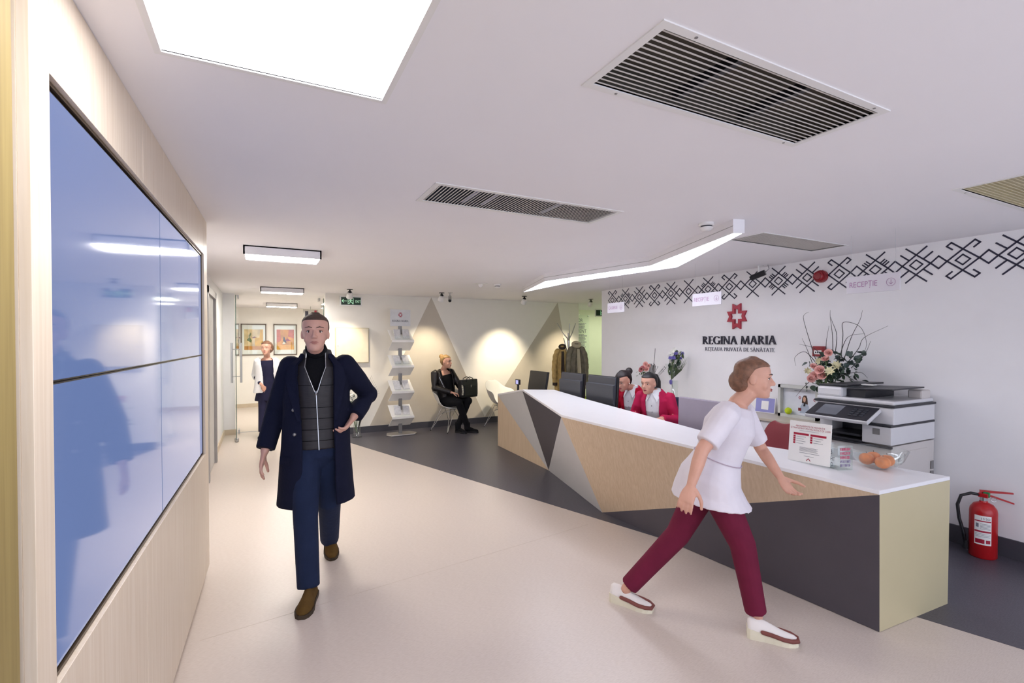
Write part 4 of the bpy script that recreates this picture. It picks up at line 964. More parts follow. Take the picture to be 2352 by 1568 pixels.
M_PINK = mat('rose_pink', 'eeb4aa', .6, var=.12, scale=30); M_YEL = mat('cream_bloom', 'e9e0b4', .6, var=.2, scale=30); M_LEAF = mat('dark_leaf', '2f4434', .5, var=.3, scale=15); M_EUC = mat('eucalyptus_leaf', '4a5a55', .5, var=.25, scale=15); M_TWIG = mat('twig', '3b3838', .7)
M_VIOL = mat('violet_bloom', '6a61a8', .6, var=.3, scale=30); M_WFL = mat('white_bloom', 'ecebe2', .6, var=.08); M_STEM = mat('stem_green', '5c7046', .6); M_CORAL = mat('coral_bloom', 'cf7e80', .6, var=.2)
def clone(me, m): c = me.copy(); c.materials.clear(); c.materials.append(m); return c
ROSE = rose_mesh(.026); ROSEP = clone(ROSE, M_PINK); ROSEC = clone(ROSE, M_CORAL); BLO = bloom_mesh(.045, 8, .22, .75); BLOY = clone(BLO, M_YEL); BLOV = clone(BLO, M_VIOL); BLOW = clone(BLO, M_WFL)
LEA = leaf_mesh(.07, .02); LEAD = clone(LEA, M_LEAF); LEAR = clone(leaf_mesh(.05, .024), M_EUC); LEAL = clone(leaf_mesh(.09, .012), M_STEM); LILY = clone(bloom_mesh(.075, 6, .2, .5), M_WFL)
CAMV = lambda p: (CAMP - Vector(p)).normalized()
def crom(P, n=5):
    P = [Vector(p) for p in P]; Q = [P[0] * 2 - P[1]] + P + [P[-1] * 2 - P[-2]]; out = []
    for i in range(1, len(Q) - 2):
        a, b, c, d_ = Q[i - 1:i + 3]
        for k in range(n):
            t_ = k / n; out.append(.5 * (2 * b + (c - a) * t_ + (2 * a - 5 * b + 4 * c - d_) * t_ ** 2 + (3 * b - a - 3 * c + d_) * t_ ** 3))
    return out + [P[-1]]
PLANE = [None]
def at_d(px, py, d):
    if PLANE[0] is None: return pd(px, py, d)
    ax, base, d0 = PLANE[0]; return (hx if ax == 'x' else hy)(px, py, base + (d - d0) * .8)      # keeps the flowers in a sheet along the wall behind them
# big rose bouquet in a glass vase
vb = Vector((4.56, 2.63, .823)); t = thing('rose_bouquet', 'large bouquet of pink roses and eucalyptus with tall bare twigs', 'bouquet', vb + Vector((0, 0, .01)))
vs = thing('glass_vase', 'slim clear glass vase holding the rose bouquet', 'vase', vb)
part('body', MB().lathe([(.055, 0), (.06, .006), (.058, .02), (.035, .05), (.028, .12), (.038, .28), (.035, .28), (.025, .12), (.03, .055), (.05, .022)], (0, 0, 0), 24), M_GLASS, vs, smooth=True)
part('foot_dish', MB().lathe([(.075, 0), (.08, .012), (.077, .014), (.07, .004)], (0, 0, 0), 24), M_GLASS, vs, smooth=True)
part('pebbles', MB().ball((.01, 0, .024), (.045, .045, .018), 10, 6), mat('brown_pebbles', '5a4436', .6, var=.5, scale=60), vs)['kind'] = 'stuff'
dB = 4.42; PLANE[0] = ('x', 4.60, 4.42); R = random.Random(11); tip = vb + Vector((0, 0, .30))
def bq(par, me, nm, px, py, d, s=1., out=None):
    p = at_d(px, py, d); o = put(nm, me, par, p, (CAMV(p) * .75 + (out or Vector((R.uniform(-.3, .3), R.uniform(-.3, .3), R.uniform(.1, .5))))), s, R.uniform(0, 6)); return p
def stem(par, p, q, m=M_STEM, r=.003):
    c = (Vector(p) + Vector(q)) / 2 + Vector((R.uniform(-.02, .02), R.uniform(-.02, .02), .02)); part('stem', MB().tube([q, c, p], r, 5), m, par, world=True)
for px, py, s in ((1884, 851, 1.15), (1872, 864, 1.15), (1891, 864, 1.2), (1862, 870, 1.), (1868, 842, .8), (1896, 827, .9), (1904, 811, .95)): stem(t, bq(t, ROSEP, 'rose', px, py, dB - .08 + R.uniform(-.03, .06), s), tip)
for px, py, s in ((1921, 840, 1.1), (1906, 853, 1.1), (1882, 829, 1.0), (1855, 853, .9)): stem(t, bq(t, BLOY, 'bloom', px, py, dB - .06 + R.uniform(-.03, .06), s), tip)
for i in range(85):
    px, py = R.gauss(1912, 24), R.gauss(858, 17)
    if py > 895 or px < 1845: continue
    bq(t, LEAD, 'leaf', px, py, dB + R.uniform(-.05, .18), R.uniform(.7, 1.15), Vector((R.uniform(-1, 1), R.uniform(-1, 1), R.uniform(-1, .8))) * 1.3)
for i in range(40):
    f = R.random(); px, py = 1915 + 55 * f + R.gauss(0, 7), 850 - 30 * f + R.gauss(0, 11)
    bq(t, LEAR, 'leaf', px, py, dB + R.uniform(-.02, .12), R.uniform(.8, 1.2), Vector((R.uniform(-1, 1), R.uniform(-1, 1), R.uniform(-.5, 1))))
for i in range(10): bq(t, LEAR, 'leaf', R.uniform(1890, 1925), R.uniform(800, 850), dB, R.uniform(.7, 1.0), Vector((R.uniform(-1, 1), R.uniform(-1, 1), R.uniform(-.5, 1))))
for px, py in ((1855, 888), (1865, 885), (1877, 888), (1850, 880), (1925, 880), (1912, 884), (1848, 832), (1860, 832), (1972, 815), (1952, 808)): bq(t, LEAD if py > 850 else LEAR, 'leaf', px, py, dB - .04, 1.2, Vector((R.uniform(-.5, .5), 0, -.4)))
for P in (((1875, 830), (1862, 790), (1846, 735), (1848, 722), (1858, 716)), ((1872, 850), (1855, 805), (1842, 776)), ((1897, 820), (1898, 785), (1904, 748)), ((1913, 810), (1912, 770), (1907, 728), (1907, 712)), ((1918, 815), (1922, 770), (1912, 740), (1908, 728)), ((1925, 830), (1940, 785), (1955, 770), (1986, 766)), ((1932, 820), (1936, 770), (1937, 740), (1975, 750), (1990, 790), (1975, 830)), ((1945, 835), (1972, 800), (1985, 775), (2040, 748)), ((1955, 845), (1985, 815), (2000, 783)), ((1930, 860), (1975, 855), (1993, 868)), ((1880, 840), (1850, 808), (1826, 820), (1828, 840)), ((1937, 830), (1955, 775), (1975, 735), (1981, 712)), ((1868, 868), (1845, 890), (1828, 910)), ((1900, 830), (1870, 800), (1836, 790))):
    Q = crom([at_d(a, b, dB + .01 * k) for k, (a, b) in enumerate(P)]); part('twig', MB().tube(Q, [.0036 - .0028 * k / len(Q) for k in range(len(Q))], 5), M_TWIG, t, world=True)
PLANE[0] = None
# small pink bouquet behind the receptionists
q = hx(1492, 925, 4.6); vb = Vector((4.6, q.y, .823)); d = (vb - CAMP).dot(_fw)
t = thing('pink_bouquet', 'small pink and coral bouquet with dark sticks behind the receptionists', 'bouquet', vb); tip = vb + Vector((0, 0, .16))
part('pot', MB().lathe([(.05, 0), (.065, .12), (.06, .12), (.045, .01)], (0, 0, 0), 20), M_WFL, t, smooth=True)
for px, py, me, s in ((1485, 848, ROSEP, 1.1), (1484, 837, ROSEP, 1.), (1473, 848, ROSEC, .8), (1476, 845, ROSEC, .8), (1471, 851, ROSEC, .7), (1490, 842, ROSEP, .9)): stem(t, bq(t, me, 'rose', px, py, d + R.uniform(-.04, .04), s), tip)
for i in range(26): bq(t, LEAL, 'leaf', R.gauss(1480, 7), R.uniform(852, 866), d + R.uniform(-.03, .05), .7, Vector((R.uniform(-1, 1), R.uniform(-1, 1), R.uniform(-.5, 1))))
for i in range(8): a = 1493 + i * 1.8; part('twig', MB().tube([pd(a - 3, 870, d), pd(a, 838 - R.uniform(-4, 8), d)], .004, 5), M_TWIG, t, world=True)
part('twig', MB().tube([pd(1500, 860, d), pd(1503, 825, d), pd(1505, 800, d)], .003, 5), M_TWIG, t, world=True)
for px, py in ((1511, 842), (1522, 848), (1526, 843), (1529, 846), (1524, 852)): bq(t, LEAR, 'leaf', px, py, d, .5); stem(t, pd(px, py, d), tip, M_TWIG, .0016)
# tall tied bouquet
q = hx(1549, 930, 4.62); vb = Vector((4.62, q.y, .823)); d = (vb - CAMP).dot(_fw)
t = thing('tied_bouquet', 'tall tied bouquet of violet and white flowers leaning on the wall', 'bouquet', vb)
v2 = thing('tall_vase', 'tall clear glass vase holding the tied bouquet', 'vase', vb); part('body', MB().lathe([(.04, 0), (.042, .01), (.038, .02), (.045, .26), (.042, .26), (.035, .03)], (0, 0, 0), 20), M_GLASS, v2, smooth=True)
tip = vb + Vector((0, 0, .05)); neck = pd(1542, 872, d)
for px, py, me, s in ((1540, 812, BLOW, .7), (1546, 806, BLOW, .75), (1553, 813, BLOV, .8), (1560, 811, BLOW, .7), (1568, 812, BLOV, .7), (1540, 822, BLOV, .7), (1547, 822, BLOV, .8), (1552, 829, BLOW, .6), (1558, 818, BLOW, .7), (1563, 822, BLOV, .6), (1543, 816, BLOW, .6), (1550, 801, BLOW, .55), (1537, 817, BLOW, .55), (1545, 828, BLOV, .6)):
    p = bq(t, me, 'bloom', px, py, d + R.uniform(-.05, .03), s); part('stem', MB().tube([p, neck, vb + Vector((0, 0, .05))], .003, 5), M_STEM, t, world=True)
for i in range(46):
    f = R.random(); bq(t, LEAL if i % 2 else LEAD, 'leaf', 1541 + (20 * f - 4) + R.gauss(0, 4 + 5 * f), 868 - 52 * f, d + R.uniform(-.03, .04), R.uniform(.7, 1.1), Vector((R.uniform(-.4, .6), R.uniform(-.4, .4), 1.4)))
for i in range(16): part('grass_blade', MB().tube([neck, pd(1552 + i * .9, 850, d), pd(1562 + i * 1.1, 822 - i * .2 + R.uniform(-8, 14), d)], [.002, .003, .0008], 4), M_STEM if i % 2 else M_TWIG, t, world=True)
wrap = MB().rings([[pd(1543 + x * w, yv, d + z) for x, z in ((-1, 0), (-.6, -.04), (0, -.06), (.6, -.04), (1, 0), (.6, .03), (-.6, .03))] for yv, w in ((880, 3), (872, 4), (850, 11), (835, 16))], cap=False)
part('cellophane', wrap, M_GLASS, t, world=True); part('ribbon', MB().ball(pd(1541, 877, d - .03), (.02, .02, .035), 8, 6), M_VIOL, t, world=True)
PLANE[0] = None
# lilies in a vase on the floor behind the man
vb = Vector(hz(820, 1003, .002)); d = (vb - CAMP).dot(_fw)
t = thing('lily_bouquet', 'white lilies with red flowers standing in a vase on the floor', 'bouquet', vb); v3 = thing('floor_vase', 'clear glass floor vase holding the white lilies', 'vase', vb)
part('body', MB().lathe([(.08, 0), (.085, .01), (.06, .04), (.055, .3), (.08, .42), (.077, .42), (.05, .3), (.055, .05)], (0, 0, 0), 20), M_GLASS, v3, smooth=True)
tip = vb + Vector((0, 0, .05)); PLANE[0] = ('y', vb.y, d)
for px, py, me, nm, s in ((806, 905, LILY, 'lily', 1.), (812, 912, LILY, 'lily', 1.1), (803, 915, LILY, 'lily', 1.), (809, 922, LILY, 'lily', .9), (800, 893, ROSEC, 'rose', .9), (804, 889, LILY, 'lily', .8), (820, 900, LILY, 'lily', .9), (800, 900, ROSEC, 'rose', .7)): stem(t, bq(t, me, nm, px, py, d + R.uniform(-.06, .04), s), tip)
for i in range(40): bq(t, LEAD if i % 2 else LEAL, 'leaf', R.gauss(808, 7), R.uniform(900, 946), d + R.uniform(-.04, .06), .9, Vector((R.uniform(-1, 1), R.uniform(-1, 1), R.uniform(-.5, 1))))
for i in range(12): part('twig', MB().tube([tip, at_d(835 + i, 915, d), at_d(846 + i * 2.4, 862 + abs(i - 3) * 5, d)], [.003, .002, .001], 4), M_TWIG, t, world=True)
# ================================================================== people
UP = Vector((0, 0, 1))
HEAD = [(0, .020, .074, .024), (.010, .034, .084, .0), (.03, .047, .088, -.035), (.055, .056, .088, -.068), (.085, .064, .086, -.088), (.112, .070, .083, -.097), (.14, .0745, .087, -.102), (.165, .0755, .085, -.104), (.19, .071, .075, -.098), (.21, .06, .058, -.082), (.225, .042, .034, -.056), (.234, .018, .004, -.026)]
def hmat(chin, fwd, s, up=UP):
    f = Vector(fwd).normalized(); x = f.cross(Vector(up)).normalized(); u = x.cross(f)
    M = Matrix(((x.x, f.x, u.x), (x.y, f.y, u.y), (x.z, f.z, u.z))).to_4x4()
    return Matrix.Translation(chin) @ M @ Matrix.Diagonal((s, s, s, 1))
def add_head(g, M):
    R = []
    for z, w, f, b in HEAD:
        c = (f + b) / 2; h = (f - b) / 2; ring = []
        for j in range(24):
            a = 2 * math.pi * j / 24; ca, sa = math.cos(a), math.sin(a)
            ring.append(M @ Vector((w * math.copysign(abs(ca) ** .85, ca), c + h * math.copysign(abs(sa) ** .9, sa), z)))
        R.append(ring)
    g.rings(R)
    T = lambda *p: M @ Vector(p); s = M.to_scale().x; R3 = M.to_3x3().normalized().to_4x4()
    g.tube([T(0, .083, .124), T(0, .094, .105), T(0, .104, .088)], [.0075 * s, .009 * s, .0125 * s], 10, rnd=True)
    for q in (-1, 1):
        g.ball(T(q * .011, .094, .083), .0085 * s, 8, 6)
        g.ball(T(q * .040, .052, .078), (.022 * s, .022 * s, .03 * s), 10, 8, R3)
        g.tube([T(q * .012, .085, .136), T(q * .03, .082, .139), T(q * .05, .066, .135)], .0075 * s, 8, rnd=True)
        g.ball(T(q * .074, -.012, .105), (.009 * s, .02 * s, .03 * s), 8, 8, R3)
    g.ball(T(0, .072, .016), (.02 * s, .018 * s, .016 * s), 10, 8, R3)
    g.ball(T(0, .082, .052), (.026 * s, .012 * s, .015 * s), 10, 8, R3)
def add_hand(g, w, d, n, ts, s=1., curl=.35):
    d = Vector(d).normalized(); n = Vector(n); n = (n - d * n.dot(d)).normalized(); l = d.cross(n) * ts
    g.rings([[w + d * t * s + l * (math.cos(a) * hw * s) + n * (math.sin(a) * th * s) for a in (2 * math.pi * j / 12 for j in range(12))] for t, hw, th in ((-.02, .02, .018), (.015, .025, .018), (.045, .038, .016), (.075, .042, .014), (.095, .038, .011))])
    for i, L in enumerate((.068, .076, .071, .056)):
        p = w + d * .088 * s + l * (.031 - .0207 * i) * s; v = d + l * (.08 - .055 * i); v.normalize(); pts = [p]; a = curl * .6
        for k in range(3):
            q = (v * math.cos(a) + n * math.sin(a)).normalized(); p = p + q * L * s * (.44, .32, .24)[k]; pts.append(p); a += curl
        g.tube(pts, [.0095 * s, .0092 * s, .0085 * s, .0072 * s], 8, rnd=True)
    p = w + d * .022 * s + l * .026 * s
    g.tube([p, p + (d * .6 + l * .7 + n * .25) * .04 * s, p + (d * .85 + l * .75 + n * .45) * .058 * s, p + (d * 1.2 + l * .75 + n * .6) * .068 * s], [.014 * s, .0115 * s, .0105 * s, .008 * s], 8, rnd=True)
class Fig:
    def __init__(s, J):
        s.J = {k: Vector(v) for k, v in J.items()}; j = s.J
        s.p = (j['hipR'] + j['hipL']) / 2; s.n = j['neck']
        s.lp = (j['hipR'] - j['hipL']).normalized(); s.lc = (j['shR'] - j['shL']).normalized(); s.up = (s.n - s.p).normalized()
    def fr(s, f):
        r = s.lp.lerp(s.lc, min(1, max(0, f))); u = s.up if f >= 0 else s.up.lerp(UP, min(1, -f * 2)).normalized(); r = (r - u * r.dot(u)).normalized()
        c = s.p.lerp(s.n, f) if f >= 0 else s.p + u * (s.n - s.p).length * f
        return c, r, u.cross(r)
    def ring(s, f, w, d, off=0., n=24, gap=0, th=0):
        c, r, F = s.fr(f); c = c + F * off
        if not gap and not th: return [c + r * w * math.cos(a) + F * d * math.sin(a) for a in (2 * math.pi * j / n for j in range(n))]
        g = math.radians(max(gap, .5)); A = [math.pi / 2 + g + (2 * math.pi - 2 * g) * j / n for j in range(n + 1)]
        return [c + r * w * math.cos(a) + F * d * math.sin(a) for a in A] + [c + r * (w - th) * math.cos(a) + F * (d - th) * math.sin(a) for a in reversed(A)]
    def at(s, f, w, d, deg, off=0.):
        c, r, F = s.fr(f); a = math.radians(90 + deg); return c + F * off + r * w * math.cos(a) + F * d * math.sin(a)
def body(F, root, skin, hM, hand_spec, sc=1., voxel=.0055, legs=True):
    j = F.J; g = MB()
    g.rings([F.ring(-.12, .10 * sc, .075 * sc), F.ring(0, .125 * sc, .085 * sc), F.ring(.3, .112 * sc, .078 * sc), F.ring(.62, .135 * sc, .09 * sc), F.ring(.85, .15 * sc, .078 * sc), F.ring(.97, .085 * sc, .055 * sc), F.ring(1.0, .05 * sc, .05 * sc)])
    nk = hM @ Vector((0, -.02, .03)); g.tube([F.n - F.up * .05, F.n, nk, hM @ Vector((0, -.03, .08))], [.06 * sc, .052 * sc, .05 * sc, .05 * sc], 14)
    for q in 'RL':
        g.tube([j['sh' + q], j['sh' + q].lerp(j['el' + q], .5), j['el' + q], j['el' + q].lerp(j['wr' + q], .35), j['wr' + q]], [.047 * sc, .041 * sc, .036 * sc, .036 * sc, .024 * sc], 12, rnd=True)
        if legs: g.tube([j['hip' + q], j['hip' + q].lerp(j['kn' + q], .5), j['kn' + q], j['kn' + q].lerp(j['an' + q], .35), j['an' + q]], [.078 * sc, .066 * sc, .05 * sc, .05 * sc, .033 * sc], 12, rnd=True)
    for (q, d, n, ts, hs, curl) in hand_spec: add_hand(g, j['wr' + q], d, n, ts, hs, curl)
    add_head(g, hM)
    b = link('body', fuse(g, voxel, 3), skin, root, world=True); return b
def face(root, hM, iris, brow, lips, beard=None):
    T = lambda *p: hM @ Vector(p); s = hM.to_scale().x; R3 = hM.to_3x3().normalized().to_4x4()
    for q in (-1, 1):
        e = part('eye', MB().ball(T(q * .031, .0655, .117), (.0125 * s, .0122 * s, .0072 * s), 12, 10, R3), M_EYE, root, world=True, smooth=True)
        part('iris', MB().ball(T(q * .031, .0735, .117), .0062 * s, 8, 6), iris, e, world=True, smooth=True)
        part('eyelid', MB().tube([T(q * .017, .077, .119), T(q * .031, .0795, .1245), T(q * .046, .070, .120)], .0022 * s, 6), brow, e, world=True)
        part('eyebrow', MB().tube([T(q * .013, .0915, .1395), T(q * .03, .0895, .1455), T(q * .052, .072, .141)], [.002 * s, .003 * s, .0015 * s], 6, rnd=True), brow, root, world=True)
    part('mouth', MB().tube([T(-.022, .0845, .0525), T(-.01, .0945, .055), T(0, .0955, .0535), T(.01, .0945, .055), T(.022, .0845, .0525)], [.002 * s, .0048 * s, .0046 * s, .0048 * s, .002 * s], 8, rnd=True).tube([T(-.018, .086, .049), T(0, .0945, .0465), T(.018, .086, .049)], [.002 * s, .005 * s, .002 * s], 8, rnd=True), lips, root, world=True, smooth=True)
def hair_cap(g, hM, k=1.06, lowback=.06, front=.168, inset=.0):
    """shell over the skull, open at the face"""
    rings = []; Z = [lowback, .09, .12, .15, .17, .19, .208, .224, .236, .242]
    def prof(z):
        for a, b in zip(HEAD, HEAD[1:]):
            if a[0] <= z <= b[0]:
                f = (z - a[0]) / (b[0] - a[0]); return [a[i] + (b[i] - a[i]) * f for i in (1, 2, 3)]
        return [.012, -.005, -.02]
    for z in Z:
        w, f, b = prof(min(z, .233)); w = w * k + .003; b = b * k - .004
        fr = f * k + .002 if z >= front else (-.012 + (.06) * max(0, (z - .1) / (front - .1)) ** 1.2 if z > .1 else -.03)
        c = (fr + b) / 2; h = (fr - b) / 2
        if z < front: w = w if z > .08 else w * .93
        rings.append([hM @ Vector((w * math.copysign(abs(math.cos(a)) ** .85, math.cos(a)), c + h * math.sin(a), z)) for a in (2 * math.pi * j / 24 for j in range(24))])
    g.rings(rings); return g
def add_shoe(root, heel, toe, m_up, m_sole, hgt=.075, sole=.018, wid=1., lift=0., name='shoe', wedge=0.):
    heel, toe = Vector(heel), Vector(toe); f = (toe - heel); L = f.length; f.normalize(); s = f.cross(UP).normalized(); u = s.cross(f)
    S = [(0, .6, .75), (.06, .82, 1.0), (.2, .86, 1.05), (.34, .84, 1.0), (.5, .9, .8), (.66, 1.04, .62), (.8, 1.0, .52), (.92, .74, .42), (.985, .35, .25)]
    def loft(z0, zt, k):
        R = []
        for t_, w, h in S:
            ww = w * .044 * wid * k; zb = z0 + wedge * max(0, 1 - t_ * 1.3) * (z0 > 0); zz = zt(t_, h); ring = []
            for j in range(14):
                a = 2 * math.pi * j / 14; sa = math.sin(a); ring.append(heel + f * L * t_ + s * ww * math.cos(a) * (1 if sa < 0 else (1 - .25 * sa)) + u * ((zb + (zz - zb) * sa) if sa > 0 else zb))
            R.append(ring)
        return R
    o = link(name, fuse(MB().rings(loft(sole, lambda t_, h: sole + wedge * max(0, 1 - t_ * 1.3) + hgt * h, 1.)), .005, 1), m_up, root, world=True)
    R = []
    for t_, w, h in S:
        ww = w * .047 * wid; tp = sole + wedge * max(0, 1 - t_ * 1.3) + .004
        R.append([heel + f * (L * (t_ * 1.02 - .01)) + s * ww * x + u * z for x, z in ((-1, 0), (1, 0), (1, tp), (-1, tp))])
    part('sole', MB().rings(R), m_sole, o, world=True)
    return o
M_EYE = mat('eye_white', 'e8e4e0', .25, var=0.); M_IRISB = mat('iris_brown', '2e1d14', .2, var=0.)
M_SKIN = mat('skin_light', 'd3a08a', .5, var=.05, scale=20, sss=.08); M_SKINM = mat('skin_man', 'cf9f8d', .5, var=.06, scale=20, sss=.08); M_LIPS = mat('lips', 'a85a58', .45); M_LIPR = mat('lips_rose', '9c4048', .4)
M_HBRN = mat('hair_dark_brown', '1d1214', .55, var=.25, scale=40, bump=.15, bscale=120, stretch=(1, 1, .2)); M_HBLK = mat('hair_black', '0f0b0d', .5, var=.25, scale=40, bump=.15, bscale=120); M_HBLD = mat('hair_blond', '9a7a4c', .5, var=.3, scale=40, bump=.4, bscale=120); M_HMAN = mat('hair_short_brown', '4a382e', .7, var=.2, scale=60, bump=.5, bscale=200); M_HRED = mat('hair_auburn', '7a5540', .5, var=.3, scale=40, bump=.4, bscale=120)
def cloth(n, c, r=.85, b=.35, bs=25, var=.08): return mat(n, c, r, var=var, scale=12, bump=b, bscale=bs, spec=.2)

# ------------------------------------------------------------------ walking man
J = dict(hipR=pd(703, 1022, 3.20), hipL=pd(751, 1022, 3.26), knR=pd(702, 1190, 3.06), anR=pd(708, 1336, 2.99), knL=pd(757, 1152, 3.30), anL=pd(757, 1232, 3.60), shR=pd(668, 842, 3.2), shL=pd(792, 838, 3.28), neck=pd(729, 818, 3.25), elR=pd(634, 945, 3.24), wrR=pd(608, 1036, 3.12), elL=pd(845, 905, 3.44), wrL=pd(812, 958, 3.27))
base = hz(725, 1335, 0); man = thing('person', 'man in a navy overcoat, dark vest and jeans walking towards the entrance', 'person', base)
chin = pd(724, 808, 3.14); hM = hmat(chin, CAMV(chin) + _rt * -.06 + UP * .04, 1.06); Fm = Fig(J); j = Fm.J
body(Fm, man, M_SKINM, hM, [('R', (j['wrR'] - j['elR']) + UP * -.05, _rt * .6 + _fw * .3, -1, 1.08, .3), ('L', pd(792, 985, 3.2) - j['wrL'], -_fw * .4 - _rt * .5, 1, 1.08, .55)], 1.08, .005)
face(man, hM, M_IRISB, M_HMAN, mat('lips_man', 'b0776c', .5))
g = hair_cap(MB(), hM, 1.035, .075, .182); link('hair', fuse(g, .005, 2), M_HMAN, man, world=True)
M_JEAN = cloth('blue_jeans', '1c2640', .85, .3, 40); M_NAVY = cloth('navy_wool', '12152a', .9, .25, 60, .06); M_VEST = mat('quilted_vest', '221e22', .55, var=.08, scale=6, bump=.25, bscale=14, stretch=(.4, .4, 3)); M_KNIT = cloth('black_knit', '101014', .95, .3, 120); M_SUEDE = cloth('olive_suede', '5a421e', .9, .2, 80); M_SOLEB = mat('brown_sole', '3a2c1c', .7)
g = MB().rings([Fm.ring(-.22, .10, .09), Fm.ring(-.1, .165, .125), Fm.ring(.08, .165, .125), Fm.ring(.22, .15, .115)])
for q in 'RL': g.tube([j['hip' + q] + UP * .02, j['hip' + q].lerp(j['kn' + q], .4), j['kn' + q], j['kn' + q].lerp(j['an' + q], .5), j['an' + q] + (j['an' + q] - j['kn' + q]).normalized() * .03], [.1, .092, .074, .07, .066], 16, rnd=False)
link('jeans', fuse(g, .008, 3), M_JEAN, man, world=True)
g = MB().rings([Fm.ring(.05, .14, .10), Fm.ring(.4, .145, .105), Fm.ring(.7, .16, .11), Fm.ring(.9, .15, .095), Fm.ring(1.0, .075, .072)]).tube([Fm.n - Fm.up * .06, Fm.n + UP * .03, hM @ Vector((0, -.012, .028))], [.075, .07, .064], 16)
link('turtleneck', fuse(g, .007, 2), M_KNIT, man, world=True)
V = [(-.02, .172, .132, 0), (.2, .168, .13, 0), (.45, .17, .135, 0), (.6, .172, .138, 2), (.75, .17, .132, 12), (.88, .155, .115, 24), (.98, .1, .09, 36), (1.08, .085, .085, 42)]
vest = link('vest', fuse(MB().rings([Fm.ring(f, w, d, 0, 28, gp, .014) for f, w, d, gp in V]), .007, 2), M_VEST, man, world=True)
part('zip', MB().tube([Fm.at(f, w + .002, d + .004, 0) for f, w, d, gp in V[:4]], .004, 6), M_METAL, vest, world=True)
for sg in (-1, 1): part('zip', MB().tube([Fm.at(f, w + .001, d + .003, sg * gp) for f, w, d, gp in V[3:]], .003, 6), M_METAL, vest, world=True)
part('zip_pull', MB().ball(Fm.at(.6, .172, .146, 0), (.008, .008, .016), 8, 6), M_METAL, vest, world=True)
for f in (.08, .2, .32, .44, .56, .68): part('quilt_seam', MB().tube([Fm.at(f, .171, .1345, a) for a in range(-40, 41, 8)], .0018, 4), M_KNIT, vest, world=True)
Ct = [(-.63, .245, .19, 26), (-.45, .235, .18, 26), (-.2, .225, .17, 27), (0, .215, .165, 28), (.3, .208, .16, 29), (.55, .208, .16, 31), (.75, .205, .152, 34), (.9, .185, .13, 38), (.985, .115, .10, 44), (1.03, .095, .095, 52)]
g = MB().rings([Fm.ring(f, w, d, -.005, 30, gp, .02) for f, w, d, gp in Ct])
for q in 'RL':
    S, E, W = j['sh' + q], j['el' + q], j['wr' + q]; g.tube([S.lerp(Fm.n, .18), S, S.lerp(E, .5), E, E.lerp(W, .5), W + (E - W).normalized() * .015], [.066, .074, .073, .067, .062, .058], 16, rnd=False); g.ball(S, .074, 14, 10); g.ball(E, .068, 12, 8)
coatm = link('overcoat', fuse(g, .008, 4), M_NAVY, man, world=True)
for sg in (-1, 1):
    pts = [(f, w, d, gp) for f, w, d, gp in Ct[4:]]; m = MB()
    for a, b in zip(pts, pts[1:]):
        ex = lambda q: 4 + 16 * max(0, min(1, (q[0] - .3) / .45)) * (1.2 - max(0, q[0] - .85) * 4)
        P = [Fm.at(a[0], a[1] + .004, a[2] + .004, sg * a[3]), Fm.at(b[0], b[1] + .004, b[2] + .004, sg * b[3]), Fm.at(b[0], b[1] + .012, b[2] + .012, sg * (b[3] + ex(b))), Fm.at(a[0], a[1] + .012, a[2] + .012, sg * (a[3] + ex(a)))]
        m.slab(P, CAMV(P[0]) * .006)
    part('lapel', m, M_NAVY, coatm, world=True)
for f in (.42, .16): part('button', MB().ball(Fm.at(f, .215, .168, -40, -.004), .011, 10, 6), M_STEELG, coatm, world=True)
part('pocket_flap', MB().slab([Fm.at(-.08, .226, .176, -48), Fm.at(-.08, .226, .176, -78), Fm.at(-.16, .23, .18, -78), Fm.at(-.16, .23, .18, -48)], CAMV(j['hipR']) * .004), M_NAVY, coatm, world=True)
h0 = hz(714, 1372, 0); t0 = hz(692, 1424, 0); h0 = t0 + (h0 - t0).normalized() * .30
add_shoe(man, h0, t0, M_SUEDE, M_SOLEB, .085, .02, 1.08)
tt = hz(764, 1288, 0); hh = tt + Vector((pd(757, 1240, 3.68) - tt)).normalized() * .29; hh.z = max(.07, hh.z * .8)
add_shoe(man, hh, tt, M_SUEDE, M_SOLEB, .085, .02, 1.08)

# ------------------------------------------------------------------ passing clinic worker
J = dict(hipR=pd(1633, 1095, 2.64), hipL=pd(1631, 1090, 2.81), knR=pd(1706, 1252, 2.64), anR=pd(1738, 1416, 2.62), knL=pd(1556, 1228, 2.86), anL=pd(1438, 1352, 2.93), shR=pd(1670, 952, 2.52), shL=pd(1706, 945, 2.84), neck=pd(1696, 924, 2.68), elR=pd(1612, 1035, 2.46), wrR=pd(1588, 1112, 2.44), elL=pd(1748, 1030, 2.88), wrL=pd(1790, 1092, 2.74))
nu = thing('person', 'woman in white tunic and maroon trousers striding past the counter', 'person', hz(1650, 1430, 0)); Fn = Fig(J); j = Fn.J
hd = Vector((.66, -.75, -.06)); chin = pd(1729, 912, 2.65); hM = hmat(chin, hd, .92)
body(Fn, nu, M_SKIN, hM, [('R', (j['wrR'] - j['elR']), hd * .3 + UP * -.1 + _fw * .6, 1, .95, .35), ('L', (j['wrL'] - j['elL']), -_fw * .6 + hd * .2, -1, .95, .35)], .95, .005)
face(nu, hM, M_IRISB, M_HBRN, M_LIPS)
g = hair_cap(MB(), hM, 1.07, .055, .18); g.ball(hM @ Vector((0, -.07, .09)), .065, 12, 8); link('hair', fuse(g, .006, 3), M_HRED, nu, world=True)
M_TUNIC = cloth('white_tunic', 'e3dce2', .8, .3, 18, .03); M_MAR = cloth('maroon_trousers', '6b1c36', .8, .3, 18)
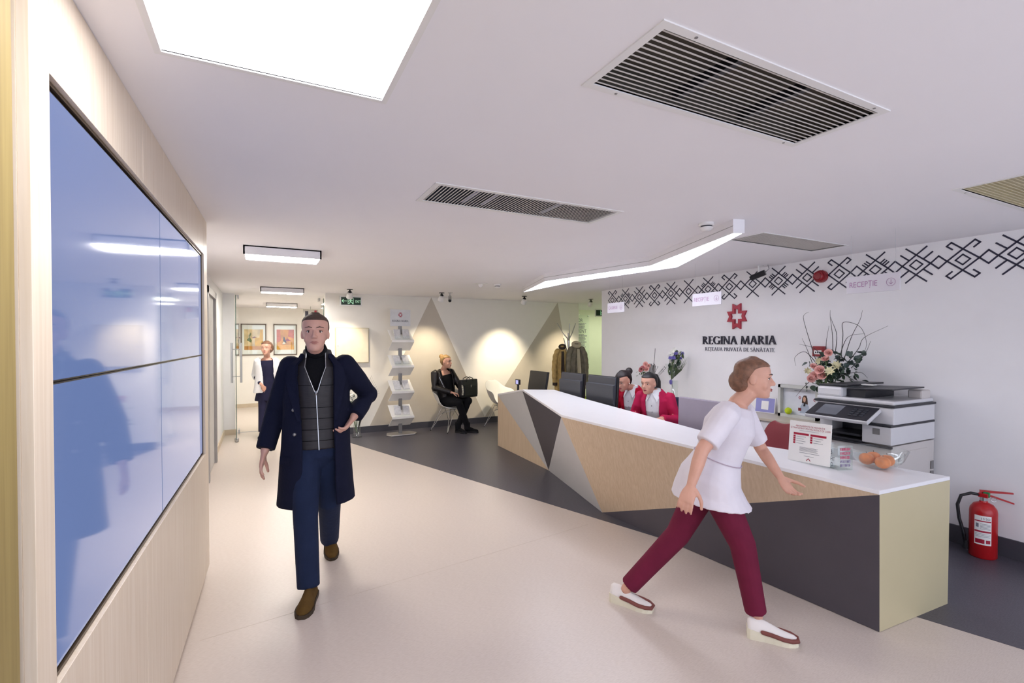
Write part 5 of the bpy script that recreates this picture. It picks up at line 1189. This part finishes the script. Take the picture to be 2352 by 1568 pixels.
g = MB().rings([Fn.ring(-.3, .20, .215, .02), Fn.ring(-.18, .19, .195, .015), Fn.ring(0, .205, .165), Fn.ring(.12, .19, .145), Fn.ring(.28, .15, .122), Fn.ring(.5, .15, .125), Fn.ring(.68, .16, .135), Fn.ring(.86, .165, .105), Fn.ring(.96, .1, .075)])
for q in 'RL': S, E = j['sh' + q], j['el' + q]; g.tube([S.lerp(Fn.n, .25), S, S.lerp(E, .55), S.lerp(E, .8)], [.06, .066, .06, .06], 14)
tn = link('tunic', fuse(g, .007, 3), M_TUNIC, nu, world=True)
part('waist_seam', MB().tube([Fn.at(.26, .158, .128, a) for a in range(0, 361, 12)], .003, 5), cloth('seam_mauve', 'b9a8b4'), tn, world=True)
g = MB().rings([Fn.ring(-.25, .10, .09), Fn.ring(-.12, .15, .12), Fn.ring(.1, .15, .115)])
for q in 'RL': g.tube([j['hip' + q] + UP * .02, j['hip' + q].lerp(j['kn' + q], .4), j['kn' + q], j['kn' + q].lerp(j['an' + q], .5), j['an' + q].lerp(j['kn' + q], .06)], [.095, .085, .068, .06, .055], 16)
link('trousers', fuse(g, .008, 3), M_MAR, nu, world=True)
M_SHOEW = cloth('white_leather', 'ece4de', .5, .1, 40, .03); M_SOLEC = mat('cream_sole', 'e4dcc4', .6); M_BAND = cloth('brown_band', '7d4a44', .6)
for (a, b) in (((1716, 1458), (1834, 1482)), ((1404, 1376), (1500, 1406))):
    h0, t0 = hz(*a, 0), hz(*b, 0); sh = add_shoe(nu, h0, t0, M_SHOEW, M_SOLEC, .062, .022, .95, wedge=.028)
    f = (t0 - h0); L = f.length; f.normalize(); s = f.cross(UP).normalized(); pts = []
    for t_, w, z in ((.3, .84, .05), (.5, .9, .045), (.7, 1.04, .038), (.86, .9, .034), (.98, .42, .03)): pts.append((t_, w, z))
    ring = [h0 + f * L * t_ + s * .044 * w + UP * z for t_, w, z in pts] + [h0 + f * L * t_ - s * .044 * w + UP * z for t_, w, z in reversed(pts)]
    part('toe_band', MB().tube(ring, .011, 8, rnd=True), M_BAND, sh, world=True, smooth=True)

# ------------------------------------------------------------------ woman in white coat at the glass doors
J = dict(hipR=pd(605, 886, 8.0), hipL=pd(625, 886, 8.08), knR=pd(603, 940, 7.88), anR=pd(601, 991, 7.72), knL=pd(624, 940, 8.15), anL=pd(626, 984, 8.35), shR=pd(594, 828, 8.0), shL=pd(632, 828, 8.1), neck=pd(613, 821, 8.05), elR=pd(587, 862, 8.08), wrR=pd(601, 884, 7.85), elL=pd(641, 862, 8.1), wrL=pd(643, 890, 7.9))
lw = thing('person', 'woman in a white coat over navy clothes walking in the glass doorway', 'person', hz(612, 1000, 0)); Fl = Fig(J); j = Fl.J
chin = pd(612, 815, 7.98); hM = hmat(chin, CAMV(chin) - _rt * .35, .98)
body(Fl, lw, M_SKIN, hM, [('R', (j['wrR'] - j['elR']), _rt * .4 - UP * .2, -1, .95, .3), ('L', (j['wrL'] - j['elL']), -_rt * .5, 1, .95, .3)], .95, .008)
face(lw, hM, M_IRISB, M_HRED, M_LIPS); g = hair_cap(MB(), hM, 1.12, .03, .175); g.ball(hM @ Vector((0, -.05, .12)), .095, 12, 10); link('hair', fuse(g, .008, 3), M_HRED, lw, world=True)
g = MB().rings([Fl.ring(f, w, d, 0, 26, gp, .02) for f, w, d, gp in ((-.22, .22, .18, 30), (0, .2, .16, 28), (.4, .18, .145, 28), (.75, .185, .135, 30), (.92, .16, .11, 38), (1.0, .09, .08, 50))])
for q in 'RL': S, E, W = j['sh' + q], j['el' + q], j['wr' + q]; g.tube([S.lerp(Fl.n, .2), S, E, E.lerp(W, .2)], [.06, .07, .065, .065], 12)
link('white_coat', fuse(g, .01, 3), cloth('coat_white', 'e9e6e6', .8, .2, 18, .02), lw, world=True)
M_NAVYD = cloth('navy_dress', '23223a', .85)
g = MB().rings([Fl.ring(-.5, .2, .17), Fl.ring(-.2, .17, .14), Fl.ring(.3, .13, .1), Fl.ring(.7, .145, .105), Fl.ring(.9, .13, .09)])
for q in 'RL': E, W = j['el' + q], j['wr' + q]; g.tube([E, E.lerp(W, .85)], [.045, .04], 10)
link('navy_dress', fuse(g, .01, 3), M_NAVYD, lw, world=True)
g = MB()
for q in 'RL': g.tube([j['hip' + q], j['kn' + q], j['an' + q]], [.085, .062, .05], 12)
link('trousers', fuse(g, .01, 2), M_NAVYD, lw, world=True)
add_shoe(lw, hz(603, 1000, 0) + Vector((0, .1, 0)), hz(603, 1008, 0) + Vector((-.03, -.06, 0)), M_KNIT, M_KNIT); add_shoe(lw, hz(627, 988, 0) + Vector((0, .1, .03)), hz(625, 992, 0) + Vector((-.02, -.1, 0)), M_KNIT, M_KNIT)

# ------------------------------------------------------------------ seated visitor
def local_fig(base, f, spec):
    f = Vector(f).normalized(); r = f.cross(UP).normalized(); return {k: base + r * v[0] + f * v[1] + UP * v[2] for k, v in spec.items()}, f, r
fS = Vector((.375, -.927, 0)); sb = SEAT + Vector((0, 0, 0))
J, f, r = local_fig(sb, fS, dict(hipR=(.095, -.06, .53), hipL=(-.095, -.06, .53), knR=(.10, .34, .53), knL=(-.12, .35, .54), anR=(-.06, .38, .12), anL=(.04, .26, .12), shR=(.255, -.10, 1.02), shL=(-.095, -.08, 1.03), neck=(.08, -.075, 1.075), elR=(.30, -.05, .77), wrR=(.09, .17, .685), elL=(-.2, .04, .78), wrL=(-.24, .12, .655)))
sw = thing('person', 'woman in black leather jacket sitting with a bag on her lap', 'person', SEAT + f * .25); Fs = Fig(J); j = Fs.J
chin = sb + f * .0 + UP * 1.105 + r * .085; hM = hmat(chin, fS * .5 + _rt * .85 - UP * .05, .98)
body(Fs, sw, M_SKIN, hM, [('R', f * .6 - r * .5 - UP * .15, -UP, -1, .95, .6), ('L', f * .9, r * .5 - UP * .3, 1, .95, .6)], .95, .007)
face(sw, hM, M_IRISB, M_HBRN, M_LIPR); g = hair_cap(MB(), hM, 1.06, .05, .18); g.ball(hM @ Vector((0, -.095, .205)), .042, 12, 8); link('hair', fuse(g, .007, 3), M_HBLD, sw, world=True)
M_LEATH = mat('black_leather', '161112', .38, var=.15, scale=10, bump=.5, bscale=18); M_BLKC = cloth('black_cotton', '121216', .9)
g = MB().rings([Fs.ring(f_, w, d, 0, 26, gp, .022) for f_, w, d, gp in ((-.08, .18, .15, 30), (.2, .17, .145, 32), (.5, .175, .145, 34), (.75, .185, .14, 38), (.92, .165, .115, 44), (1.02, .105, .095, 55))])
for q in 'RL': S, E, W = j['sh' + q], j['el' + q], j['wr' + q]; g.tube([S.lerp(Fs.n, .2), S, S.lerp(E, .5), E, W.lerp(E, .1)], [.06, .07, .064, .058, .045], 14); g.ball(E, .058, 10, 8)
jk = link('leather_jacket', fuse(g, .009, 3), M_LEATH, sw, world=True)
for sg in (-1, 1): part('lapel', MB().tube([Fs.at(.55, .18, .15, sg * 36), Fs.at(.78, .19, .15, sg * 44), Fs.at(.95, .15, .115, sg * 52)], [.02, .045, .03], 8, rnd=True, flat=.4), M_BLKC, jk, world=True)
part('zip', MB().tube([Fs.at(.35, .175, .152, -36), Fs.at(.6, .185, .155, -50), Fs.at(.82, .185, .15, -62)], .005, 6), M_METAL, jk, world=True)
link('top', fuse(MB().rings([Fs.ring(-.05, .145, .115), Fs.ring(.4, .14, .11), Fs.ring(.7, .15, .118), Fs.ring(.84, .13, .10)]), .008, 2), M_BLKC, sw, world=True)
g = MB().rings([Fs.ring(-.12, .15, .12), Fs.ring(.05, .16, .125), Fs.ring(.15, .145, .11)])
for q in 'RL': g.tube([j['hip' + q], j['hip' + q].lerp(j['kn' + q], .5), j['kn' + q], j['kn' + q].lerp(j['an' + q], .5), j['an' + q]], [.095, .088, .07, .06, .048], 14); g.ball(j['kn' + q], .07, 12, 8)
link('trousers', fuse(g, .009, 3), M_BLKC, sw, world=True)
for q, (dx, dy) in (('R', (-.12, .1)), ('L', (.0, .14))):
    a = j['an' + q].copy(); a.z = .003; hl = a - (f * dy - r * -dx).normalized() * .06 if False else a - f * .05; to = a + (f * (dy + .08) + r * dx).normalized() * .2
    bo = add_shoe(sw, hl, to, M_BLKC, M_BLACK, .08, .02, 1.); link('boot_shaft', fuse(MB().tube([a + UP * .05, j['an' + q] + UP * .06], [.05, .055], 12), .008, 1), M_BLKC, bo, world=True)
# her bag
bgc = sb + f * .31 - r * .15; bg = thing('handbag', 'large black leather tote bag on the seated womans lap', 'bag', bgc + UP * .60, math.atan2(f.y, f.x) + math.pi / 2)
M_BAG = mat('bag_leather', '0c0c11', .45, var=.1, bump=.15, bscale=40)
R = [[Vector((sx * w, sy * d, z)) for sx, sy in ((-1, -1), (1, -1), (1, 1), (-1, 1))] for w, d, z in ((.175, .06, 0), (.18, .065, .05), (.185, .06, .22), (.195, .04, .31))]
part('body', MB().rings(R), M_BAG, bg, bevel=.012); part('front_pocket', MB().box(-.15, .15, -.075, -.05, .03, .21), M_BAG, bg, bevel=.01); part('clasp', MB().box(-.008, .008, -.082, -.075, .18, .22), M_CHROME, bg, bevel=.002)
for yy in (-.045, .045): part('handle', MB().tube([(-.08, yy, .27), (-.07, yy, .33), (0, yy * .8, .355), (.07, yy, .33), (.08, yy, .27)], .007, 8), M_BAG, bg, smooth=True)
part('scarf_tie', MB().tube([(-.165, -.02, .28), (-.18, -.05, .2), (-.175, -.06, .12), (-.19, -.06, .05)], [.008, .014, .012, .016], 8), mat('dotted_scarf', 'b9b3a2', .7, var=.9, scale=60), bg, smooth=True)

# ------------------------------------------------------------------ receptionists
M_JRED = cloth('red_jacket', 'b00f2e', .8, .25, 18); M_JMAG = cloth('crimson_jacket', 'b51f4c', .8, .25, 18); M_SHIRT = cloth('white_blouse', 'e6e8ec', .7, .4, 22, .02); M_SKIRT = cloth('dark_skirt', '26262c', .85)
def receptionist(lab, base, fdir, hfwd, chin, jm, hairm, style, hup=UP):
    J, f, r = local_fig(Vector(base), fdir, dict(hipR=(.095, -.10, .50), hipL=(-.095, -.10, .50), knR=(.10, .30, .50), knL=(-.10, .30, .50), anR=(.10, .26, .1), anL=(-.10, .26, .1), shR=(.165, .03, .965), shL=(-.165, .03, .965), neck=(0, .045, 1.02), elR=(.235, .06, .73), wrR=(.15, .27, .765), elL=(-.235, .06, .73), wrL=(-.15, .27, .765)))
    t = thing('person', lab, 'person', base); Fg = Fig(J); j = Fg.J; hM = hmat(chin, hfwd, .97, hup)
    body(Fg, t, M_SKIN, hM, [('R', f, -UP, -1, .92, .3), ('L', f, -UP, 1, .92, .3)], .93, .006)
    face(t, hM, M_IRISB, M_HBLK, M_LIPR); g = hair_cap(MB(), hM, 1.07, .05, .187)
    if style == 'bun': g.ball(hM @ Vector((0, -.135, .175)), .043, 14, 10)
    else:
        g.tube([hM @ Vector(p) for p in ((0, -.09, .17), (0, -.135, .17), (0, -.165, .11), (0, -.165, .02), (0, -.15, -.08), (0, -.14, -.14))], [.03, .042, .05, .048, .036, .015], 12, rnd=True)
    link('hair', fuse(g, .006, 3), hairm, t, world=True)
    for q in (-1, 1): part('earring', MB().ball(hM @ Vector((q * .078, -.006, .078)), .005, 8, 6), M_CHROME, t, world=True)
    bl = link('blouse', fuse(MB().rings([Fg.ring(-.05, .14, .11), Fg.ring(.35, .128, .105), Fg.ring(.65, .15, .132), Fg.ring(.86, .155, .105), Fg.ring(.97, .1, .078), Fg.ring(1.0, .07, .07)]).tube([Fg.n - Fg.up * .05, Fg.n + UP * .03], [.075, .066], 14), .007, 2), M_SHIRT, t, world=True)
    for sg in (-1, 1):
        P = [Fg.at(1.0, .066, .075, sg * 6), Fg.at(1.07, .062, .06, sg * 75), Fg.at(.99, .09, .09, sg * 78), Fg.at(.86, .13, .13, sg * 28)]; part('collar', MB().slab(P, fdir_n(f) * .006), M_SHIRT, bl, world=True)
    for ff in (.2, .35, .5, .65, .78): part('button', MB().ball(Fg.at(ff, .145, .13 - .02 * abs(ff - .6), 0), .005, 8, 6), M_INK, bl, world=True)
    g = MB().rings([Fg.ring(f_, w, d, 0, 26, gp, .02) for f_, w, d, gp in ((-.15, .18, .16, 28), (.1, .168, .15, 28), (.4, .162, .145, 30), (.65, .172, .152, 27), (.86, .17, .125, 30), (.97, .115, .095, 40), (1.03, .088, .085, 58))])
    for q in 'RL': S, E, W = j['sh' + q], j['el' + q], j['wr' + q]; g.tube([S.lerp(Fg.n, .25), S, S.lerp(E, .5), E, W.lerp(E, .12)], [.05, .058, .057, .054, .046], 14); g.ball(S, .058, 12, 8); g.ball(E, .057, 10, 8)
    jk = link('jacket', fuse(g, .008, 3), jm, t, world=True)
    P = [Fg.at(.42, .168, .155, 34), Fg.at(.42, .168, .155, 62), Fg.at(.33, .166, .153, 62), Fg.at(.33, .166, .153, 34)]; part('name_tag', MB().slab(P, f * .006), M_PLASTW, jk, world=True)
    g = MB().rings([Fg.ring(-.2, .15, .12), Fg.ring(0, .155, .125), Fg.ring(.12, .14, .11)])
    for q in 'RL': g.tube([j['hip' + q], j['kn' + q], j['an' + q]], [.09, .07, .05], 12); g.ball(j['kn' + q], .068, 10, 8)
    link('trousers', fuse(g, .01, 2), M_SKIRT, t, world=True)
    for q in 'RL': a = j['an' + q].copy(); a.z = .002; add_shoe(t, a - f * .06, a + f * .18, M_BLKC, M_BLACK, .07)
    return t
fdir_n = lambda f: Vector(f).normalized()
bR = pd(1507, 900, 5.42); bR.z = .002; chinR = pd(1491, 903, 5.36)
receptionist('receptionist in crimson jacket with dark ponytail behind the counter', bR, (-.90, -.44, 0), Vector((-.95, -.28, -.10)), chinR, M_JMAG, M_HBLK, 'tail')
bL = pd(1457, 900, 5.82); bL.z = .002; chinL = pd(1438, 893, 5.72)
receptionist('receptionist in red jacket with hair bun looking down at her desk', bL, (-.95, -.30, 0), Vector((-.93, -.12, -.42)), chinL, M_JRED, M_HBRN, 'bun')
def office_chair(loc, rz, lab):
    t = thing('office_chair', lab, 'chair', loc, rz, 'office chairs behind the counter')
    m = cloth('navy_fabric', '34384c', .9)
    part('seat', MB().box(-.22, .22, -.2, .22, .41, .46), m, t, bevel=.02); part('backrest', MB().prism([(-.19, .52), (-.21, .7), (-.17, .93), (.17, .93), (.21, .7), (.19, .52)], 'y', -.29, -.25), m, t, bevel=.02); part('back_bar', MB().box(-.03, .03, -.32, -.28, .40, .7), M_BLACK, t)
    part('gas_column', MB().tube([(0, 0, .08), (0, 0, .41)], .025, 10), M_BLACK, t)
    for k in range(5):
        a = 2 * math.pi * k / 5; l = part('base_arm', MB().tube([(0, 0, .1), (.27 * math.cos(a), .27 * math.sin(a), .07)], [.022, .016], 8), M_BLACK, t); part('caster', MB().ball((.27 * math.cos(a), .27 * math.sin(a), .029), .027, 8, 6), M_BLACK, l)
rz1 = math.atan2(-.44, -.9) - math.pi / 2; rz2 = math.atan2(-.30, -.95) - math.pi / 2
office_chair(bR - Vector((-.9, -.44, 0)) * .10, rz1, 'navy fabric office chair under the receptionist with ponytail'); office_chair(bL - Vector((-.95, -.30, 0)) * .10, rz2, 'navy fabric office chair under the receptionist with the bun')
